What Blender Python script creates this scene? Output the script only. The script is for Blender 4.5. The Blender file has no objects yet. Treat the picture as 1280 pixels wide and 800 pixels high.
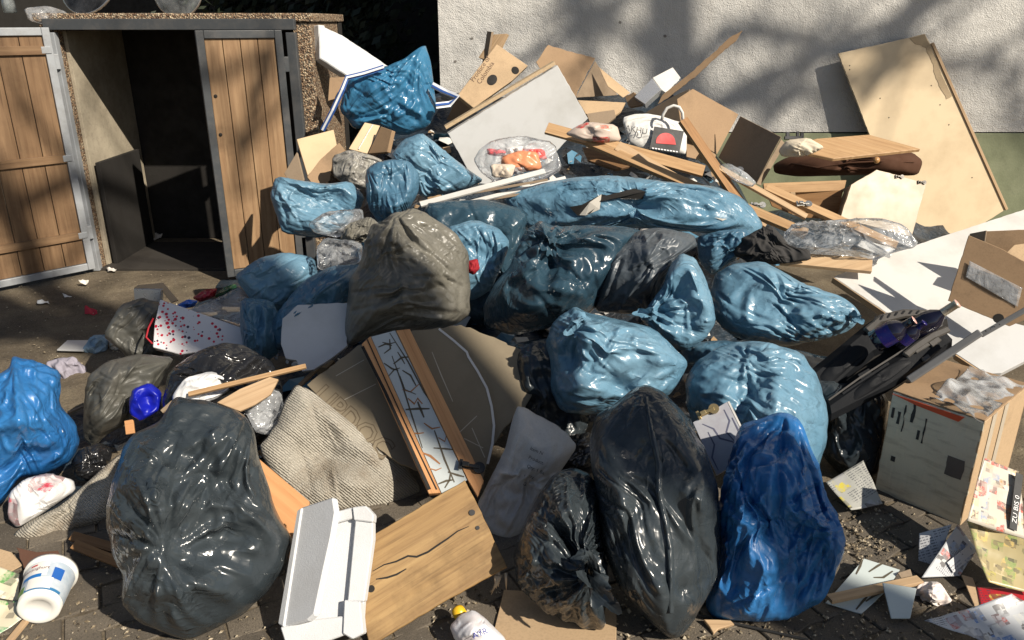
import bpy, bmesh, math, random
import numpy as np
from mathutils import Vector, Matrix, noise as mnoise

sc = bpy.context.scene
COL = sc.collection
rad = math.radians

# ------------------------------------------------------------------ camera
PITCH = rad(20.7); FOC = 985.0; EYE = 1.6
cam_d = bpy.data.cameras.new("camera"); cam = bpy.data.objects.new("camera", cam_d); COL.objects.link(cam)
cam.location = (0, 0, EYE); cam.rotation_euler = (rad(90) - PITCH, 0, 0)
cam_d.sensor_width = 36; cam_d.lens = 36 * FOC / 1280; cam_d.clip_start = .05; cam_d.clip_end = 400
sc.camera = cam
# ------------------------------------------------------------------ light
SUN_AZ = rad(47)      # to the right of straight behind the camera
SUN_EL = rad(37)
SUND = Vector((math.sin(SUN_AZ) * math.cos(SUN_EL), -math.cos(SUN_AZ) * math.cos(SUN_EL), math.sin(SUN_EL)))
sl = bpy.data.lights.new("sun", 'SUN'); sl.energy = 5.0; sl.angle = rad(.55); sl.color = (1, .91, .78)
so = bpy.data.objects.new("sun", sl); COL.objects.link(so)
so.rotation_euler = (-SUND).to_track_quat('-Z', 'Y').to_euler()
W = bpy.data.worlds.new("World"); sc.world = W; W.use_nodes = True
nt = W.node_tree; sky = nt.nodes.new("ShaderNodeTexSky"); sky.sky_type = 'NISHITA'; sky.sun_disc = False
sky.sun_elevation = SUN_EL; sky.sun_rotation = math.pi - SUN_AZ
bg = nt.nodes["Background"]; bg.inputs[1].default_value = .05
nt.links.new(sky.outputs[0], bg.inputs[0])
sc.view_settings.view_transform = 'Standard'; sc.view_settings.look = 'None'
sc.view_settings.exposure = 0.38; sc.view_settings.gamma = 1
sc.cycles.max_bounces = 8; sc.cycles.transparent_max_bounces = 12

# ------------------------------------------------------------------ place: pixel of the photograph -> point of the world
FW = Vector((0, math.cos(PITCH), -math.sin(PITCH))); UP = Vector((0, math.sin(PITCH), math.cos(PITCH)))
EYEV = Vector((0, 0, EYE))
def ray(px, py): return Vector(((px - 640) / FOC, 0, 0)) + UP * ((400 - py) / FOC) + FW
def at(px, py, Y):
    d = ray(px, py); return EYEV + d * (Y / d.y)
def gnd(px, py, z=0.0):
    d = ray(px, py); return EYEV + d * ((z - EYE) / d.z)
HS, HY = .33, 2.2
def surf(px, py, lift=0.0):        # on the slope of the heap, raised by lift
    d = ray(px, py); t = (HS * HY + EYE - lift) / (HS * d.y - d.z)
    p = EYEV + d * t
    return p if p.z > 0 else gnd(px, py)
def proj(p):
    v = Vector(p) - EYEV; z = v.dot(FW); return (640 + FOC * v.x / z, 400 - FOC * v.dot(UP) / z)
def onplane(px, py, p0, n):
    d = ray(px, py); return EYEV + d * ((p0 - EYEV).dot(n) / d.dot(n))

# ------------------------------------------------------------------ objects
def tag(o, label, cat, group=None):
    o['label'] = label; o['category'] = cat
    if group: o['group'] = group
    return o
def thing(name, p, label, cat, group=None):
    o = bpy.data.objects.new(name, None); COL.objects.link(o); o.empty_display_size = .05
    o.location = p; return tag(o, label, cat, group)
def wloc(o):
    v = Vector(o.location)
    while o.parent: o = o.parent; v += Vector(o.location)
    return v
def put(o, parent=None, kind=None):
    COL.objects.link(o)
    if parent is not None:
        o.parent = parent
        o.location = Vector(o.location) - wloc(parent)   # roots and parent parts are never rotated
    if kind: o['kind'] = kind
    return o
def mesh_obj(name, verts, faces, mat, parent=None, smooth=False, frame=None, kind=None):
    """verts in world space; origin = centroid (or frame = (p0, R)). A part that gets children must have no frame rotation."""
    vs = [Vector(v) for v in verts]
    if frame is None:
        c = sum(vs, Vector()) / len(vs); loc = [v - c for v in vs]; R = None
    else:
        c, R = frame; Rt = R.transposed(); loc = [Rt @ (v - c) for v in vs]
    me = bpy.data.meshes.new(name); me.from_pydata(loc, [], faces); me.update()
    if mat: me.materials.append(mat)
    if smooth: me.polygons.foreach_set("use_smooth", [True] * len(me.polygons))
    o = bpy.data.objects.new(name, me); o.location = c
    if R is not None: o.rotation_euler = R.to_euler()
    return put(o, parent, kind)
def bm_obj(name, bm, mat, parent=None, smooth=False, kind=None, frame=None):
    bmesh.ops.recalc_face_normals(bm, faces=bm.faces)
    me = bpy.data.meshes.new(name)
    c, R = frame if frame else (None, None)
    if c is None:
        c = Vector()
        for v in bm.verts: c += v.co
        c /= max(1, len(bm.verts))
    M = Matrix.Translation(c) @ (R.to_4x4() if R is not None else Matrix())
    bm.transform(M.inverted()); bm.to_mesh(me); bm.free()
    if mat: me.materials.append(mat)
    if smooth: me.polygons.foreach_set("use_smooth", [True] * len(me.polygons))
    o = bpy.data.objects.new(name, me); o.location = c
    if R is not None: o.rotation_euler = R.to_euler()
    return put(o, parent, kind)
def basis(n, x):
    n = n.normalized(); x = (x - n * x.dot(n)).normalized(); y = n.cross(x)
    return Matrix((x, y, n)).transposed()
def nrm(az, tilt):
    """unit normal: az degrees to the right of the direction to the camera (-Y), tilt degrees up from level"""
    a, t = rad(az), rad(tilt); return Vector((math.sin(a) * math.cos(t), -math.cos(a) * math.cos(t), math.sin(t)))
def slab_pts(pts, n, th, name, mat, parent=None, bev=.0015, rough=0, warp=0, seed=0, sub=0, grain=0, smooth=False):
    """prism: outline pts (world, on one plane), thickness th away from normal n; worn edges and a slight warp"""
    R = basis(n, pts[(grain + 1) % len(pts)] - pts[grain % len(pts)])
    c = sum(pts, Vector()) / len(pts)
    if rough:
        rng = random.Random(seed); q = []
        for i, a in enumerate(pts):
            b = pts[(i + 1) % len(pts)]; q.append(a); L = (b - a).length; k = int(L / .02)
            for j in range(1, k):
                q.append(a.lerp(b, (j + rng.uniform(-.3, .3)) / k) + (R @ Vector((rng.uniform(-1, 1), rng.uniform(-1, 1), 0))) * rough)
        pts = q
    bm = bmesh.new()
    vs = [bm.verts.new(p) for p in pts]; f = bm.faces.new(vs); f.normal_update()
    if f.normal.dot(n) < 0: f.normal_flip()
    r = bmesh.ops.extrude_face_region(bm, geom=[f])
    for v in [e for e in r['geom'] if isinstance(e, bmesh.types.BMVert)]: v.co -= n * 0
    for v in vs: v.co -= n * th
    if bev:
        bmesh.ops.recalc_face_normals(bm, faces=bm.faces)
        es = [e for e in bm.edges if len(e.link_faces) == 2 and e.calc_face_angle(0) > .5 and not (rough and abs((e.verts[0].co - e.verts[1].co).dot(n)) > th * .5)]
        bmesh.ops.bevel(bm, geom=es, offset=min(bev, th * .3), segments=1, affect='EDGES', profile=.5)
    if warp:
        bmesh.ops.triangulate(bm, faces=[f for f in bm.faces if len(f.verts) > 4])
        bmesh.ops.subdivide_edges(bm, edges=[e for e in bm.edges if e.calc_length() > .05], cuts=5, use_grid_fill=True)
        for v in bm.verts:
            v.co += n * (mnoise.noise(v.co * 2.7 + Vector((seed * 3.1, 0, 0))) * warp + mnoise.noise(v.co * 9 + Vector((seed, 4, 0))) * warp * .25)
    o = bm_obj(name, bm, mat, parent, frame=(c, R), smooth=False)
    return o
def slab(name, out, anchor, n, th, mat, parent=None, **k):
    """outline in photo pixels laid on the plane through anchor (a world point) with normal n"""
    return slab_pts([onplane(x, y, anchor, n) for x, y in out], n, th, name, mat, parent, **k)
def box_bm(bm, c, R, s, bev=0):
    r = bmesh.ops.create_cube(bm, size=1)
    M = Matrix.Translation(c) @ R.to_4x4() @ Matrix.Diagonal((*s, 1))
    bmesh.ops.transform(bm, matrix=M, verts=r['verts'])
    if bev:
        es = list({e for v in r['verts'] for e in v.link_edges})
        bmesh.ops.bevel(bm, geom=es, offset=bev, segments=2, affect='EDGES', profile=.5)
I3 = Matrix.Identity(3)
def box(name, c, s, mat, parent=None, R=I3, bev=.002):
    bm = bmesh.new(); box_bm(bm, Vector((0, 0, 0)), I3, s, bev)
    M = Matrix.Translation(Vector(c)) @ R.to_4x4(); bm.transform(M)
    return bm_obj(name, bm, mat, parent, frame=(Vector(c), R))
def bar(name, a, b, w, t, n, mat, parent=None, bev=.001, ext=0):
    """a batten from a to b, width w across, thickness t along n"""
    x = (b - a).normalized(); R = basis(n, x); a = a - x * ext; b = b + x * ext
    return box(name, (a + b) / 2, ((b - a).length, w, t), mat, parent, R, bev)
def tube(name, pts, r, mat, parent=None, seg=8, radii=None, kind=None):
    vs, fs = [], []; pts = [Vector(p) for p in pts]; n = len(pts); prev = Vector((.13, .31, .94)).normalized()
    for i, p in enumerate(pts):
        d = (pts[min(i + 1, n - 1)] - pts[max(i - 1, 0)]).normalized()
        u = (prev - d * prev.dot(d))
        u = u.normalized() if u.length > 1e-4 else d.orthogonal().normalized(); prev = u; w = d.cross(u); rr = radii[i] if radii else r
        for k in range(seg):
            a = 2 * math.pi * k / seg; vs.append(p + u * (math.cos(a) * rr) + w * (math.sin(a) * rr))
    for i in range(n - 1):
        for k in range(seg): fs.append((i * seg + k, i * seg + (k + 1) % seg, (i + 1) * seg + (k + 1) % seg, (i + 1) * seg + k))
    fs.append(tuple(range(seg))[::-1]); fs.append(tuple((n - 1) * seg + k for k in range(seg)))
    return mesh_obj(name, vs, fs, mat, parent, smooth=True, kind=kind)
def lathe(name, prof, c, axis, mat, parent=None, seg=32, xref=None):
    """prof: (radius, height) along axis from c"""
    R = basis(axis, xref if xref is not None else axis.orthogonal()); vs, fs = [], []
    m = len(prof)
    for r, h in prof:
        for k in range(seg):
            a = 2 * math.pi * k / seg; vs.append(Vector(c) + R @ Vector((r * math.cos(a), r * math.sin(a), h)))
    for i in range(m - 1):
        for k in range(seg): fs.append((i * seg + k, i * seg + (k + 1) % seg, (i + 1) * seg + (k + 1) % seg, (i + 1) * seg + k))
    o = mesh_obj(name, vs, fs, mat, parent, smooth=True, frame=(Vector(c), R))
    return o
def text(name, body, p, x, n, size, mat, parent=None, th=.0006, align='LEFT', bold=0, sx=1):
    """flat lettering as a thin mesh at p, reading along x on a plane with normal n"""
    cu = bpy.data.curves.new("t", 'FONT'); cu.body = body; cu.size = size; cu.extrude = th / 2; cu.align_x = align; cu.resolution_u = 2; cu.offset = bold
    ob = bpy.data.objects.new("t", cu); COL.objects.link(ob)
    dg = bpy.context.evaluated_depsgraph_get(); me = bpy.data.meshes.new_from_object(ob.evaluated_get(dg))
    bpy.data.objects.remove(ob); bpy.data.curves.remove(cu)
    R = basis(n, x); me.name = name; me.materials.clear(); me.materials.append(mat)
    if sx != 1: me.transform(Matrix.Diagonal((sx, 1, 1, 1)))
    o = bpy.data.objects.new(name, me); o.location = Vector(p) + n.normalized() * th * 1.2; o.rotation_euler = R.to_euler()
    return put(o, parent)
def text_px(name, body, p0, p1, anchor, n, mat, parent=None, size=None, **k):
    """lettering whose baseline runs from photo pixel p0 to p1 on a plane"""
    a, b = onplane(*p0, anchor, n), onplane(*p1, anchor, n)
    return text(name, body, a, b - a, n, size or (b - a).length / max(1, len(body)) * 1.75, mat, parent, **k)
# ------------------------------------------------------------------ materials
def srgb(h):
    v = [int(h[i:i + 2], 16) / 255 for i in (0, 2, 4)]
    return tuple(x / 12.92 if x <= .04045 else ((x + .055) / 1.055) ** 2.4 for x in v) + (1,)
class NB:
    def __init__(s, name):
        s.m = bpy.data.materials.new(name); s.m.use_nodes = True; s.t = s.m.node_tree; s.n = s.t.nodes
        s.b = s.n["Principled BSDF"]; s.tc = None
    def new(s, t, **k):
        o = s.n.new(t)
        for a, v in k.items():
            if isinstance(a, str) and a.startswith('i_'): o.inputs[a[2:].replace('_', ' ')].default_value = v
            else: setattr(o, a, v)
        return o
    def link(s, a, b): s.t.links.new(a, b)
    def co(s, scale=(1, 1, 1), obj=True, off=None):
        if s.tc is None: s.tc = s.new("ShaderNodeTexCoord")
        src = s.tc.outputs['Object' if obj else 'Generated']
        if off:   # a per-object offset so that copies do not share their pattern
            oi = s.new("ShaderNodeObjectInfo"); va = s.new("ShaderNodeVectorMath", operation='ADD'); mu = s.new("ShaderNodeMath", operation='MULTIPLY'); mu.inputs[1].default_value = off
            s.link(oi.outputs['Random'], mu.inputs[0]); s.link(src, va.inputs[0]); s.link(mu.outputs[0], va.inputs[1]); src = va.outputs[0]
        mp = s.new("ShaderNodeMapping"); mp.inputs['Scale'].default_value = scale; s.link(src, mp.inputs[0]); return mp.outputs[0]
    def noise(s, co, scale, detail=4, rough=.55, dist=0):
        o = s.new("ShaderNodeTexNoise"); o.inputs['Scale'].default_value = scale; o.inputs['Detail'].default_value = detail; o.inputs['Roughness'].default_value = rough; o.inputs['Distortion'].default_value = dist
        s.link(co, o.inputs['Vector']); return o.outputs['Fac']
    def vor(s, co, scale, feature='F1', out='Distance'):
        o = s.new("ShaderNodeTexVoronoi"); o.feature = feature; o.inputs['Scale'].default_value = scale; s.link(co, o.inputs['Vector']); return o.outputs[out]
    def ramp(s, f, stops):
        o = s.new("ShaderNodeValToRGB"); e = o.color_ramp.elements
        while len(e) < len(stops): e.new(.5)
        for q, (p, c) in zip(e, stops):
            q.position = p; q.color = srgb(c) if isinstance(c, str) else (c, c, c, 1) if not isinstance(c, tuple) else c
        s.link(f, o.inputs[0]); return o.outputs[0]
    def mix(s, f, a, b, mode='MIX'):
        o = s.new("ShaderNodeMix", data_type='RGBA', blend_type=mode)
        for i, v in ((0, f), (6, a), (7, b)):
            if hasattr(v, 'is_output'): s.link(v, o.inputs[i])
            else: o.inputs[i].default_value = v
        return o.outputs[2]
    def math(s, op, a, b=0):
        o = s.new("ShaderNodeMath", operation=op)
        for i, v in ((0, a), (1, b)):
            if hasattr(v, 'is_output'): s.link(v, o.inputs[i])
            else: o.inputs[i].default_value = v
        return o.outputs[0]
    def bump(s, h, strength=.3, dist=.01, prev=None):
        o = s.new("ShaderNodeBump"); o.inputs['Strength'].default_value = strength; o.inputs['Distance'].default_value = dist
        s.link(h, o.inputs['Height'])
        if prev is not None: s.link(prev, o.inputs['Normal'])
        return o.outputs[0]
    def done(s, color=None, rough=.6, normal=None, spec=.5, metal=0, trans=0, ior=1.45, coat=0, alpha=None):
        b = s.b
        for k, v in (('Base Color', color), ('Roughness', rough), ('Normal', normal), ('Alpha', alpha)):
            if v is None: continue
            if hasattr(v, 'is_output'): s.link(v, b.inputs[k])
            else: b.inputs[k].default_value = v
        b.inputs['Specular IOR Level'].default_value = spec; b.inputs['Metallic'].default_value = metal
        b.inputs['Transmission Weight'].default_value = trans; b.inputs['IOR'].default_value = ior; b.inputs['Coat Weight'].default_value = coat
        return s.m
def m_bag(name, c1, c2, rough=.27, bump=.35, thin=0.0, spec=.6, sc_=1.0, dirt=.0):
    """crinkled plastic film"""
    s = NB(name); co = s.co(off=9); c = s.noise(co, 3.2 * sc_, 3, .5)
    base = s.mix(s.ramp(c, [(.35, 0.0), (.68, 1.0)]), c1, c2)
    if dirt: base = s.mix(s.ramp(s.noise(co, 7, 6, .65), [(.56, 0.0), (.75, dirt)]), base, (.16, .14, .11, 1))
    def crumple(scale):                       # flat facets that meet in sharp creases
        wp = s.new("ShaderNodeVectorMath", operation='ADD'); nz = s.new("ShaderNodeTexNoise"); nz.inputs['Scale'].default_value = scale * .8; nz.inputs['Detail'].default_value = 1; s.link(co, nz.inputs['Vector'])
        sc2 = s.new("ShaderNodeVectorMath", operation='SCALE'); sc2.inputs['Scale'].default_value = .5 / scale; s.link(nz.outputs['Color'], sc2.inputs[0]); s.link(co, wp.inputs[0]); s.link(sc2.outputs[0], wp.inputs[1])
        v = s.new("ShaderNodeTexVoronoi"); v.inputs['Scale'].default_value = scale; s.link(wp.outputs[0], v.inputs['Vector'])
        d = s.new("ShaderNodeVectorMath", operation='SUBTRACT'); s.link(wp.outputs[0], d.inputs[0]); s.link(v.outputs['Position'], d.inputs[1])
        c_ = s.new("ShaderNodeVectorMath", operation='SUBTRACT'); s.link(v.outputs['Color'], c_.inputs[0]); c_.inputs[1].default_value = (.5, .5, .5)
        o = s.new("ShaderNodeVectorMath", operation='DOT_PRODUCT'); s.link(d.outputs[0], o.inputs[0]); s.link(c_.outputs[0], o.inputs[1]); return o.outputs['Value']
    oi = s.new("ShaderNodeObjectInfo"); vr = s.new("ShaderNodeVectorRotate"); vr.rotation_type = 'Y_AXIS'; s.link(s.math('MULTIPLY', oi.outputs['Random'], 6.28), vr.inputs['Angle']); s.link(co, vr.inputs['Vector'])
    mp = s.new("ShaderNodeMapping"); mp.inputs['Scale'].default_value = (1, 1, .16); s.link(vr.outputs[0], mp.inputs[0])
    pl = s.math('ABSOLUTE', s.math('SUBTRACT', s.noise(mp.outputs[0], 34 * sc_, 1, .4, .5), .5)); pm_ = s.ramp(s.noise(co, 5, 2), [(.42, 0.0), (.6, 1.0)])
    h = s.math('ADD', s.math('ADD', s.math('ADD', s.math('MULTIPLY', crumple(6 * sc_), .3), s.math('MULTIPLY', crumple(13 * sc_), .7)), s.math('MULTIPLY', crumple(32 * sc_), .9)), s.math('MULTIPLY', s.math('MULTIPLY', pl, pm_), -.05))
    tight = s.ramp(s.noise(s.co(off=13), 4.5, 3, .6), [(.40, .12), (.62, 1.0)]); h = s.math('MULTIPLY', h, tight)      # taut stretches between crinkled ones
    n = s.bump(h, bump, .62)
    rg = s.ramp(s.noise(co, 5, 4), [(.3, rough * .7), (.7, rough * 1.6)])
    m = s.done(base, rg, n, spec=spec)
    if thin:
        tl = s.new("ShaderNodeBsdfTranslucent"); mx = s.new("ShaderNodeMixShader"); mx.inputs[0].default_value = thin
        s.link(base, tl.inputs[0]); s.link(n, tl.inputs[1]); s.link(s.b.outputs[0], mx.inputs[1]); s.link(tl.outputs[0], mx.inputs[2]); s.link(mx.outputs[0], s.n["Material Output"].inputs[0])
    return m
def m_clear(name, tint=(.95, .96, .97, 1), op=.25, milky=(.8, .82, .84, 1), rough=.10, bump=.35, scale=1):
    """clear film: see-through, with glints on its creases"""
    s = NB(name); co = s.co(off=7)
    r1 = s.math('ABSOLUTE', s.math('SUBTRACT', s.noise(co, 14 * scale, 3, .5, .8), .5)); r2 = s.math('ABSOLUTE', s.math('SUBTRACT', s.noise(co, 36 * scale, 2, .5, 1), .5))
    h = s.math('ADD', s.math('MULTIPLY', r1, -1), s.math('MULTIPLY', r2, -.4)); n = s.bump(h, bump, .03)
    s.done(milky, rough, n, spec=.8)
    tr = s.new("ShaderNodeBsdfTransparent"); tr.inputs[0].default_value = tint
    gl = s.new("ShaderNodeBsdfGlossy"); gl.inputs[1].default_value = rough; s.link(n, gl.inputs[2])
    fr = s.new("ShaderNodeFresnel"); fr.inputs[0].default_value = 1.22; s.link(n, fr.inputs[1])
    m1 = s.new("ShaderNodeMixShader"); m2 = s.new("ShaderNodeMixShader")
    s.link(fr.outputs[0], m1.inputs[0]); s.link(tr.outputs[0], m1.inputs[1]); s.link(gl.outputs[0], m1.inputs[2])
    f = s.ramp(s.math('ADD', s.noise(co, 6, 4), s.math('MULTIPLY', r1, .6)), [(.4, op * .4), (.75, min(1, op * 1.8))])
    s.link(f, m2.inputs[0]); s.link(m1.outputs[0], m2.inputs[1]); s.link(s.b.outputs[0], m2.inputs[2])
    s.link(m2.outputs[0], s.n["Material Output"].inputs[0]); return s.m
def m_wood(name, c1, c2, c3, rough=.55, scale=1, dirt=.25, bump=.15, knots=0, long=.07):
    """grain along local x"""
    s = NB(name); co = s.co((long, 1, 1), off=3)
    g = s.noise(co, 55 * scale, 6, .65, .6); g2 = s.noise(co, 9 * scale, 3, .5, 1.2)
    wv = s.new("ShaderNodeTexWave"); wv.bands_direction = 'Y'; wv.inputs['Scale'].default_value = 9 * scale; wv.inputs['Distortion'].default_value = 7; wv.inputs['Detail'].default_value = 3; wv.inputs['Detail Scale'].default_value = 1.2
    s.link(co, wv.inputs[0])
    c = s.mix(s.ramp(g2, [(.3, 0.0), (.7, 1.0)]), c1, c2)
    c = s.mix(s.math('MULTIPLY', s.math('MULTIPLY', wv.outputs['Fac'], s.noise(co, 14 * scale, 3)), .6), c, c3); c = s.mix(s.ramp(g, [(.42, 0.0), (.72, .6)]), c, c3); c = s.mix(s.ramp(s.noise(s.co((long * .5, 1, 1), off=8), 120 * scale, 3, .6), [(.55, 0.0), (.75, .6)]), c, (c3[0] * .55, c3[1] * .55, c3[2] * .55, 1))
    if knots:
        v = s.vor(s.co((.45, 1, .2), off=3), knots); c = s.mix(s.ramp(v, [(.05, .85), (.14, 0.0)]), c, (c3[0] * .35, c3[1] * .3, c3[2] * .25, 1))
    if dirt: c = s.mix(s.ramp(s.noise(s.co(off=2), 5, 6, .65), [(.5, 0.0), (.78, dirt)]), c, (c3[0] * .4, c3[1] * .4, c3[2] * .4, 1))
    return s.done(c, rough, s.bump(g, bump, .004), spec=.35)
def m_card(name, c1, c2, rough=.75, flute=0, stain=.5, dark=(.10, .07, .045, 1), spec=.25):
    s = NB(name); co = s.co(off=4)
    c = s.mix(s.noise(co, 4, 4), c1, c2); c = s.mix(s.ramp(s.noise(co, 140, 2), [(.45, 0.0), (.8, .22)]), c, dark)
    c = s.mix(s.ramp(s.noise(co, 3.5, 7, .68), [(.52, 0.0), (.72, stain)]), c, dark)
    n = s.bump(s.noise(co, 30, 4), .12, .006)
    if flute:
        w = s.new("ShaderNodeTexWave"); w.bands_direction = 'Y'; w.inputs['Scale'].default_value = flute; w.inputs['Distortion'].default_value = .3; s.link(co, w.inputs[0]); n = s.bump(w.outputs['Fac'], .12, .002, n)
    return s.done(c, rough, n, spec=spec)
def m_plain(name, c, rough=.5, spot=None, amt=.3, scale=6, bump=.1, bscale=60, metal=0, spec=.5, bdist=.003):
    s = NB(name); co = s.co(off=4)
    c2 = spot or tuple(x * .5 for x in c[:3]) + (1,)
    col = s.mix(s.ramp(s.noise(co, scale, 6, .65), [(.45, 0.0), (.75, amt)]), c, c2)
    return s.done(col, s.ramp(s.noise(co, scale * 2, 3), [(.3, rough * .85), (.7, min(1, rough * 1.15))]), s.bump(s.noise(co, bscale, 4, .6), bump, bdist), metal=metal, spec=spec)
def m_print(name, paper, inks, cell=18, cover=.6, rough=.35, lines=True, stretch=1.0):
    """printed paper: blocks of pictures and rows of small type"""
    s = NB(name); co = s.co((1, stretch, 1), off=1)
    def vcell(scale, out):
        o = s.new("ShaderNodeTexVoronoi"); o.feature = 'F1'; o.distance = 'CHEBYCHEV'; o.inputs['Scale'].default_value = scale; o.inputs['Randomness'].default_value = .75; s.link(co, o.inputs['Vector']); return o.outputs[out]
    colr = vcell(cell, 'Color'); dist = vcell(cell, 'Distance')
    sep = s.new("ShaderNodeSeparateColor"); s.link(colr, sep.inputs[0])
    k = len(inks); pal = s.ramp(sep.outputs[0], [(i / k, c) for i, c in enumerate(inks)])
    for e in s.n:
        if e.type == 'VALTORGB' and e.outputs[0] == pal: e.color_ramp.interpolation = 'CONSTANT'
    pic = s.mix(s.ramp(s.noise(co, cell * 5, 4, .7), [(.4, 0.0), (.62, .75)]), pal, paper)
    c2 = vcell(cell * 2.6, 'Color'); sp2 = s.new("ShaderNodeSeparateColor"); s.link(c2, sp2.inputs[0])
    pic = s.mix(s.ramp(sp2.outputs[0], [(.45, 0.0), (.5, .8)]), pic, s.mix(sp2.outputs[1], (.06, .05, .05, 1), paper))
    on = s.math('MULTIPLY', s.math('LESS_THAN', sep.outputs[1], cover), s.math('LESS_THAN', dist, .42 ))
    c = s.mix(on, paper, pic)
    if lines:
        w = s.new("ShaderNodeTexWave"); w.bands_direction = 'Y'; w.inputs['Scale'].default_value = cell * 2.4; s.link(co, w.inputs[0])
        nz = s.noise(s.co((1, .1, 1)), cell * 14, 1)
        tx = s.math('MULTIPLY', s.math('MULTIPLY', s.math('GREATER_THAN', w.outputs['Fac'], .62), s.math('GREATER_THAN', nz, .48)), s.math('GREATER_THAN', sep.outputs[1], cover + .1))
        c = s.mix(s.math('MULTIPLY', tx, .75), c, (.05, .05, .07, 1))
    return s.done(c, rough, s.bump(s.noise(co, 12, 3), .25, .01), spec=.5)

BLUE = m_bag("blue_film", (.10, .22, .32, 1), (.17, .31, .415, 1), .27, .75, .08)
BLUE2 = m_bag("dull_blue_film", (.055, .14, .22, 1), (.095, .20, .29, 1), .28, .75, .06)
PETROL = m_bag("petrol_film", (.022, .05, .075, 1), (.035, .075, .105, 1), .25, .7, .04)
STRONG = m_bag("strong_blue_film", (.020, .13, .36, 1), (.035, .18, .44, 1), .28, .6, .12)
BLACK = m_bag("black_film", (.027, .035, .041, 1), (.043, .053, .06, 1), .21, .75, .0, .55)
BLACKG = m_bag("glossy_black_film", (.012, .012, .013, 1), (.02, .02, .021, 1), .17, .5, .0, .7)
GREYB = m_bag("grey_brown_film", (.135, .128, .105, 1), (.20, .19, .16, 1), .3, .7, .1, .5)
GREYD = m_bag("dusty_grey_film", (.075, .075, .065, 1), (.12, .115, .10, 1), .34, .35, .05, .5, 1, .4)
CLEAR = m_clear("clear_film", op=.2)
CLEARW = m_clear("milky_film", op=.2)
CARD = m_card("brown_cardboard", (.36, .245, .145, 1), (.26, .17, .10, 1))
CARDG = m_card("grey_cardboard", (.30, .225, .155, 1), (.25, .19, .13, 1))
CARDL = m_card("pale_cardboard", (.50, .36, .22, 1), (.43, .305, .185, 1), stain=.4)
PINE = m_wood("pine", (.52, .345, .185, 1), (.45, .285, .145, 1), (.30, .165, .075, 1), knots=5)
PINED = m_wood("oiled_pine", (.38, .215, .095, 1), (.31, .165, .07, 1), (.18, .09, .035, 1))
OLDW = m_wood("weathered_wood", (.40, .265, .12, 1), (.33, .205, .085, 1), (.16, .085, .035, 1), dirt=.75, bump=.3)
BEECH = m_wood("beech_veneer", (.54, .385, .23, 1), (.48, .335, .2, 1), (.38, .245, .135, 1), dirt=.12, long=.04)
ORANGE = m_wood("orange_veneer", (.62, .33, .15, 1), (.56, .29, .125, 1), (.46, .21, .085, 1), dirt=.1, long=.04)
WALN = m_wood("walnut_veneer", (.22, .125, .06, 1), (.17, .095, .045, 1), (.09, .045, .02, 1), dirt=.2)
CHIP = m_plain("chipboard", (.52, .39, .24, 1), .7, (.30, .20, .11, 1), .5, 60, .3, 120)
MAPLE = m_plain("maple_laminate", (.55, .415, .25, 1), .38, (.34, .24, .135, 1), .6, 3, .03, 40, spec=.4)
WHITE = m_plain("white_laminate", (.62, .61, .58, 1), .35, (.36, .34, .3, 1), .5, 4, .02, 60)
GREYW = m_plain("grey_white_laminate", (.58, .585, .58, 1), .33, (.36, .35, .32, 1), .5, 4, .02, 60)
STYRO = m_plain("polystyrene", (.60, .61, .62, 1), .8, (.40, .39, .36, 1), .3, 9, .35, 260, spec=.25)
DARKM = m_plain("dark_hollow", (.02, .018, .016, 1), .9)
# ------------------------------------------------------------------ plastic bags: a film with more area than the load it wraps, relaxed until it buckles
def _up(A):
    n = A.shape[0]; m = 2 * n - 1; B = np.zeros((m, m) + A.shape[2:]); B[::2, ::2] = A
    B[1::2, ::2] = (A[:-1] + A[1:]) / 2; B[:, 1::2] = (B[:, :-1:2] + B[:, 2::2]) / 2; return B
def _pairs(n):
    s = slice
    return [((s(0, n), s(0, n - 1)), (s(0, n), s(1, n))), ((s(0, n - 1), s(0, n)), (s(1, n), s(0, n))),
            ((s(0, n - 1), s(0, n - 1)), (s(1, n), s(1, n))), ((s(0, n - 1), s(1, n)), (s(1, n), s(0, n - 1)))]
def _relax(X, S, U, gfun, iters, katt, bend, pin=.35):
    n = X.shape[0]; P = _pairs(n); Ls = []; cnt = np.zeros((n, n, 1))
    for a, b in P:
        e = S[b] - S[a]; L = np.linalg.norm(e, axis=-1)
        du = U[b] - U[a]; du = du / (np.linalg.norm(du, axis=-1, keepdims=True) + 1e-9)
        Ls.append(L * gfun((U[a] + U[b]) / 2, du)); cnt[a] += 1; cnt[b] += 1
    for it in range(iters):
        D = np.zeros_like(X)
        for (a, b), L in zip(P, Ls):
            d = X[b] - X[a]; l = np.sqrt((d * d).sum(-1)) + 1e-9
            c = d * ((1 - L / l) * .5)[..., None]; D[a] += c; D[b] -= c
        X = X + D * (1.7 / cnt)
        X += katt * (S - X)
        lap = np.zeros_like(X); lap[1:-1, 1:-1] = (X[:-2, 1:-1] + X[2:, 1:-1] + X[1:-1, :-2] + X[1:-1, 2:]) / 4 - X[1:-1, 1:-1]
        X += bend * lap
        for e in (np.s_[0], np.s_[-1], np.s_[:, 0], np.s_[:, -1]): X[e] += pin * (S[e] - X[e])
    return X
def _snoise(pts, f, seed, oct_=2):
    """smooth vectorised noise: sum of random sine waves"""
    rng = np.random.default_rng(seed); r = np.zeros(pts.shape[:-1])
    for o in range(oct_):
        for _ in range(7):
            k = rng.normal(size=pts.shape[-1]) * f * 2 ** o; r += np.sin(pts @ k + rng.uniform(0, 6.28)) / 7 ** .5 / 2 ** o
    return r
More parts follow.
